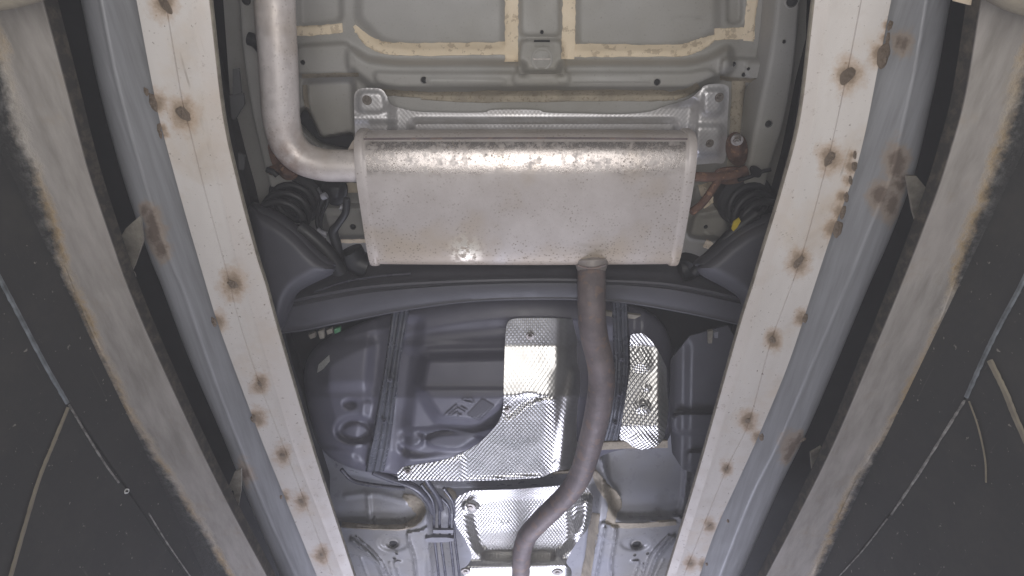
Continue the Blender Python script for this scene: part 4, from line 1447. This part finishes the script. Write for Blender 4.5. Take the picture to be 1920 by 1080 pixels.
FR = Relief(ffb, [
    (poly((600, 820), (640, 878), (770, 905), (800, 950), (785, 978), (760, 986), (630, 984), (560, 900)), -0.035, 16),
    (poly((1128, 800), (1340, 800), (1340, 972), (1160, 972), (1142, 940)), -0.030, 18),
    (poly((806, 895), (1120, 895), (1112, 980), (1090, 1160), (800, 1160), (812, 1000)), -0.060, 26),
    (poly((806, 880), (1080, 880), (1075, 908), (810, 910)), 0.030, 8),
    (ell(738, 1018, 28, 15), -0.008, 9), (ell(736, 1018, 12, 9), -0.012, 5),
    (ell(1190, 1018, 27, 14), -0.008, 9), (ell(1194, 1020, 12, 9), -0.012, 5),
    (poly((1126, 975), (1158, 990), (1156, 1020), (1120, 1004)), 0.010, 6),
], [
    (cr([(765, 1002), (766, 1015), (777, 1050), (780, 1100), (778, 1170)]), 0.0159, 5),
    (cr([(1156, 990), (1152, 1020), (1146, 1060), (1148, 1100), (1145, 1170)]), 0.0159, 5),
    (cr([(660, 1014), (692, 1040), (712, 1062), (724, 1100), (730, 1160)]), 0.0174, 7),
    (cr([(1262, 1008), (1236, 1040), (1226, 1060), (1214, 1100), (1206, 1160)]), 0.0174, 7),
    (cr([(752, 1054), (740, 1056), (748, 1080), (760, 1130)]), 0.0087, 3),
    (cr([(1184, 1054), (1198, 1055), (1190, 1080), (1180, 1130)]), 0.0087, 3),
    (cr([(676, 1046), (690, 1084)]), 0.0058, 3), (cr([(1244, 1050), (1226, 1086)]), 0.0058, 3),
    (cr([(668, 984), (690, 984)]), 0.0087, 5), (cr([(702, 972), (704, 986)]), 0.0116, 4), (cr([(758, 974), (762, 986)]), 0.0116, 4),
    (cr([(1262, 968), (1276, 972)]), 0.0145, 7), (cr([(1222, 976), (1230, 978)]), 0.0116, 4),
    (cr([(1120, 1004), (1114, 1040)]), 0.0087, 3),
    (cr([(668, 1008), (700, 1036), (722, 1066), (738, 1110), (742, 1160)]), 0.0101, 3),
    (cr([(1254, 1004), (1226, 1034), (1212, 1060), (1198, 1110), (1190, 1160)]), 0.0101, 3),
    (cr([(768, 1000), (790, 996), (800, 990)]), 0.0101, 4), (cr([(800, 1006), (806, 1050), (812, 1110)]), 0.0087, 4),
    (cr([(730, 1056), (738, 1090), (746, 1130)]), 0.0072, 3), (cr([(1206, 1058), (1198, 1090), (1188, 1130)]), 0.0072, 3),
    (cr([(1135, 990), (1128, 1030), (1118, 1080), (1108, 1130)]), 0.0116, 4),
    (cr([(1128, 862), (1140, 900), (1160, 930)]), 0.0087, 6), (cr([(1290, 860), (1284, 930), (1276, 968)]), 0.0145, 10),
    (cr([(650, 930), (700, 926), (760, 940)]), 0.0043, 10), (cr([(690, 930), (694, 985)]), 0.0058, 8),
])
sheet('front_floor_panel', [(560, 815), (1350, 800), (1340, 960), (1250, 1180), (640, 1180)], FR, FPAINT, car, 2.5, 0.0015, 60)
for x, y, r in ((738, 1019, 9), (1194, 1020, 9), (744, 1038, 3), (740, 1047, 3.5), (1190, 1041, 3), (1214, 1038, 3)):
    hole(x, y, r, FR, car)
for p, w, s in (
        ([(755, 930), (772, 938), (785, 952), (788, 966), (776, 980), (756, 989), (720, 990), (680, 988), (640, 984)], [3, 11, 13, 8, 7, 5, 4.5, 4.5, 4.5], True),
        ([(1114, 884), (1122, 900), (1132, 915), (1146, 930), (1153, 944), (1148, 962), (1144, 984)], [5, 9, 11, 13, 14, 10, 9], True),
        ([(1146, 984), (1180, 986), (1225, 984), (1268, 980)], 5, True),
        ([(1117, 964), (1112, 1000), (1104, 1050), (1094, 1110), (1086, 1170)], [8, 10, 9, 10, 10], True),
        ([(795, 906), (806, 912), (808, 924)], [4, 8, 5], False),
        ([(836, 920), (848, 930), (852, 936)], [6, 9, 6], False)):
    ribbon('sealant_seam', p, w, FR, DSEAL, car, 0.004, 8, 0.12, s)
ribbon('sealant_seam', [(1118, 837), (1180, 834), (1252, 833)], 7, 1.085, DSEAL, car, 0.006, 6, 0.05, False)
ribbon('sealant_seam', [(1036, 886), (1072, 882)], 5, lambda x, y: FR(x, y), DSEAL, car, 0.004, 6, 0.05, False)

# brake lines and their clip
LN = [((790, 908), (812, 942), (814, 1000), (823, 1085), (828, 1170)), ((800, 906), (822, 938), (825, 1000), (836, 1085), (842, 1170)), ((818, 925), (842, 952), (843, 1000), (852, 1085), (858, 1170)), ((832, 915), (850, 945), (852, 1000), (862, 1085), (868, 1170))]
for p in LN:
    ptube('brake_line', p, [1.10, 1.10, 1.105, 1.09, 1.09], 0.0048, LINE, car, 8, 10)
ptube('vent_hose', [(700, 884), (730, 896), (775, 912), (800, 935), (812, 960)], [1.09, 1.09, 1.09, 1.10, 1.11], 0.011, LINE, car, 6, 12)
ptube('vent_hose', [(640, 880), (660, 900), (690, 908), (760, 916)], 1.09, 0.006, LINE, car, 6, 10)
ptube('vent_hose', [(790, 872), (800, 900), (820, 930), (828, 955)], [1.08, 1.08, 1.09, 1.10], 0.008, LINE, car, 6, 10)
lc = sheet('line_clip', blob((796, 1008), (850, 1008), (852, 1016), (798, 1018), it=1), 1.082, CLIP, car, 2.5, 0.012)
ppoly('line_clip', [(812, 994), (850, 994), (850, 1000), (812, 1000)], 1.088, CLIP, car, 0.008)

# tunnel foil shield
tsp = np.vstack([cr([(868, 1105), (868, 1072), (880, 1056), (884, 1040), (872, 1012), (858, 990), (851, 968), (853, 945), (862, 930), (884, 920)], 5),
                 np.array([(960, 918), (1060, 910), (1100, 914)]),
                 cr([(1112, 930), (1110, 955), (1104, 985), (1096, 1000), (1082, 1016), (1068, 1040), (1062, 1056), (1072, 1072), (1066, 1105)], 5)])
TSR = Relief(lambda x, y: 1.150 - 0.115 * lin(np.asarray(y, float), 905, 1060) , [
    (poly((880, 935), (950, 925), (1080, 925), (1090, 960), (1070, 1020), (1040, 1045), (930, 1045), (895, 1030), (880, 980)), -0.020, 24),
    (ell(882, 950, 13, 11), 0.012, 8),
    (poly((862, 1060), (1070, 1055), (1070, 1110), (862, 1110)), 0.020, 22),
    (poly((905, 1034), (1040, 1036), (1040, 1052), (905, 1050)), -0.014, 8),
    (poly((1066, 940), (1110, 930), (1100, 1000), (1070, 1010)), 0.016, 16)],
    [(np.array([(939, 978), (946, 986), (953, 978)]), 0.002, 3)])
ts = sheet('tunnel_heat_shield', tsp, TSR, FOIL, car, 3, 0.0015, 60, {'emb': lambda x, y: 0.9 - 0.4 * sstep((y - 1030) / 20)})
bmw = bmesh.new()
for (r1, r2, z) in ((0.016, 0.014, 0.0), (0.0065, 0.006, -0.003)):
    res = bmesh.ops.create_cone(bmw, cap_ends=True, segments=20, radius1=r2, radius2=r1, depth=0.004)
    bmesh.ops.translate(bmw, verts=res['verts'], vec=(0, 0, z))
mwz = bpy.data.meshes.new('washer'); bmw.to_mesh(mwz); bmw.free()
mwz.materials.append(BOLT)
for x, y, s in ((882, 951, 1.15), (873, 1071, 1.0), (1045, 1073, 1.1)):
    inst('washer', mwz, ts, W(x, y, float(TSR(np.array([x * 1.]), np.array([y * 1.]))[0]) - 0.002), (0, 0, 0), (s, s, 1))
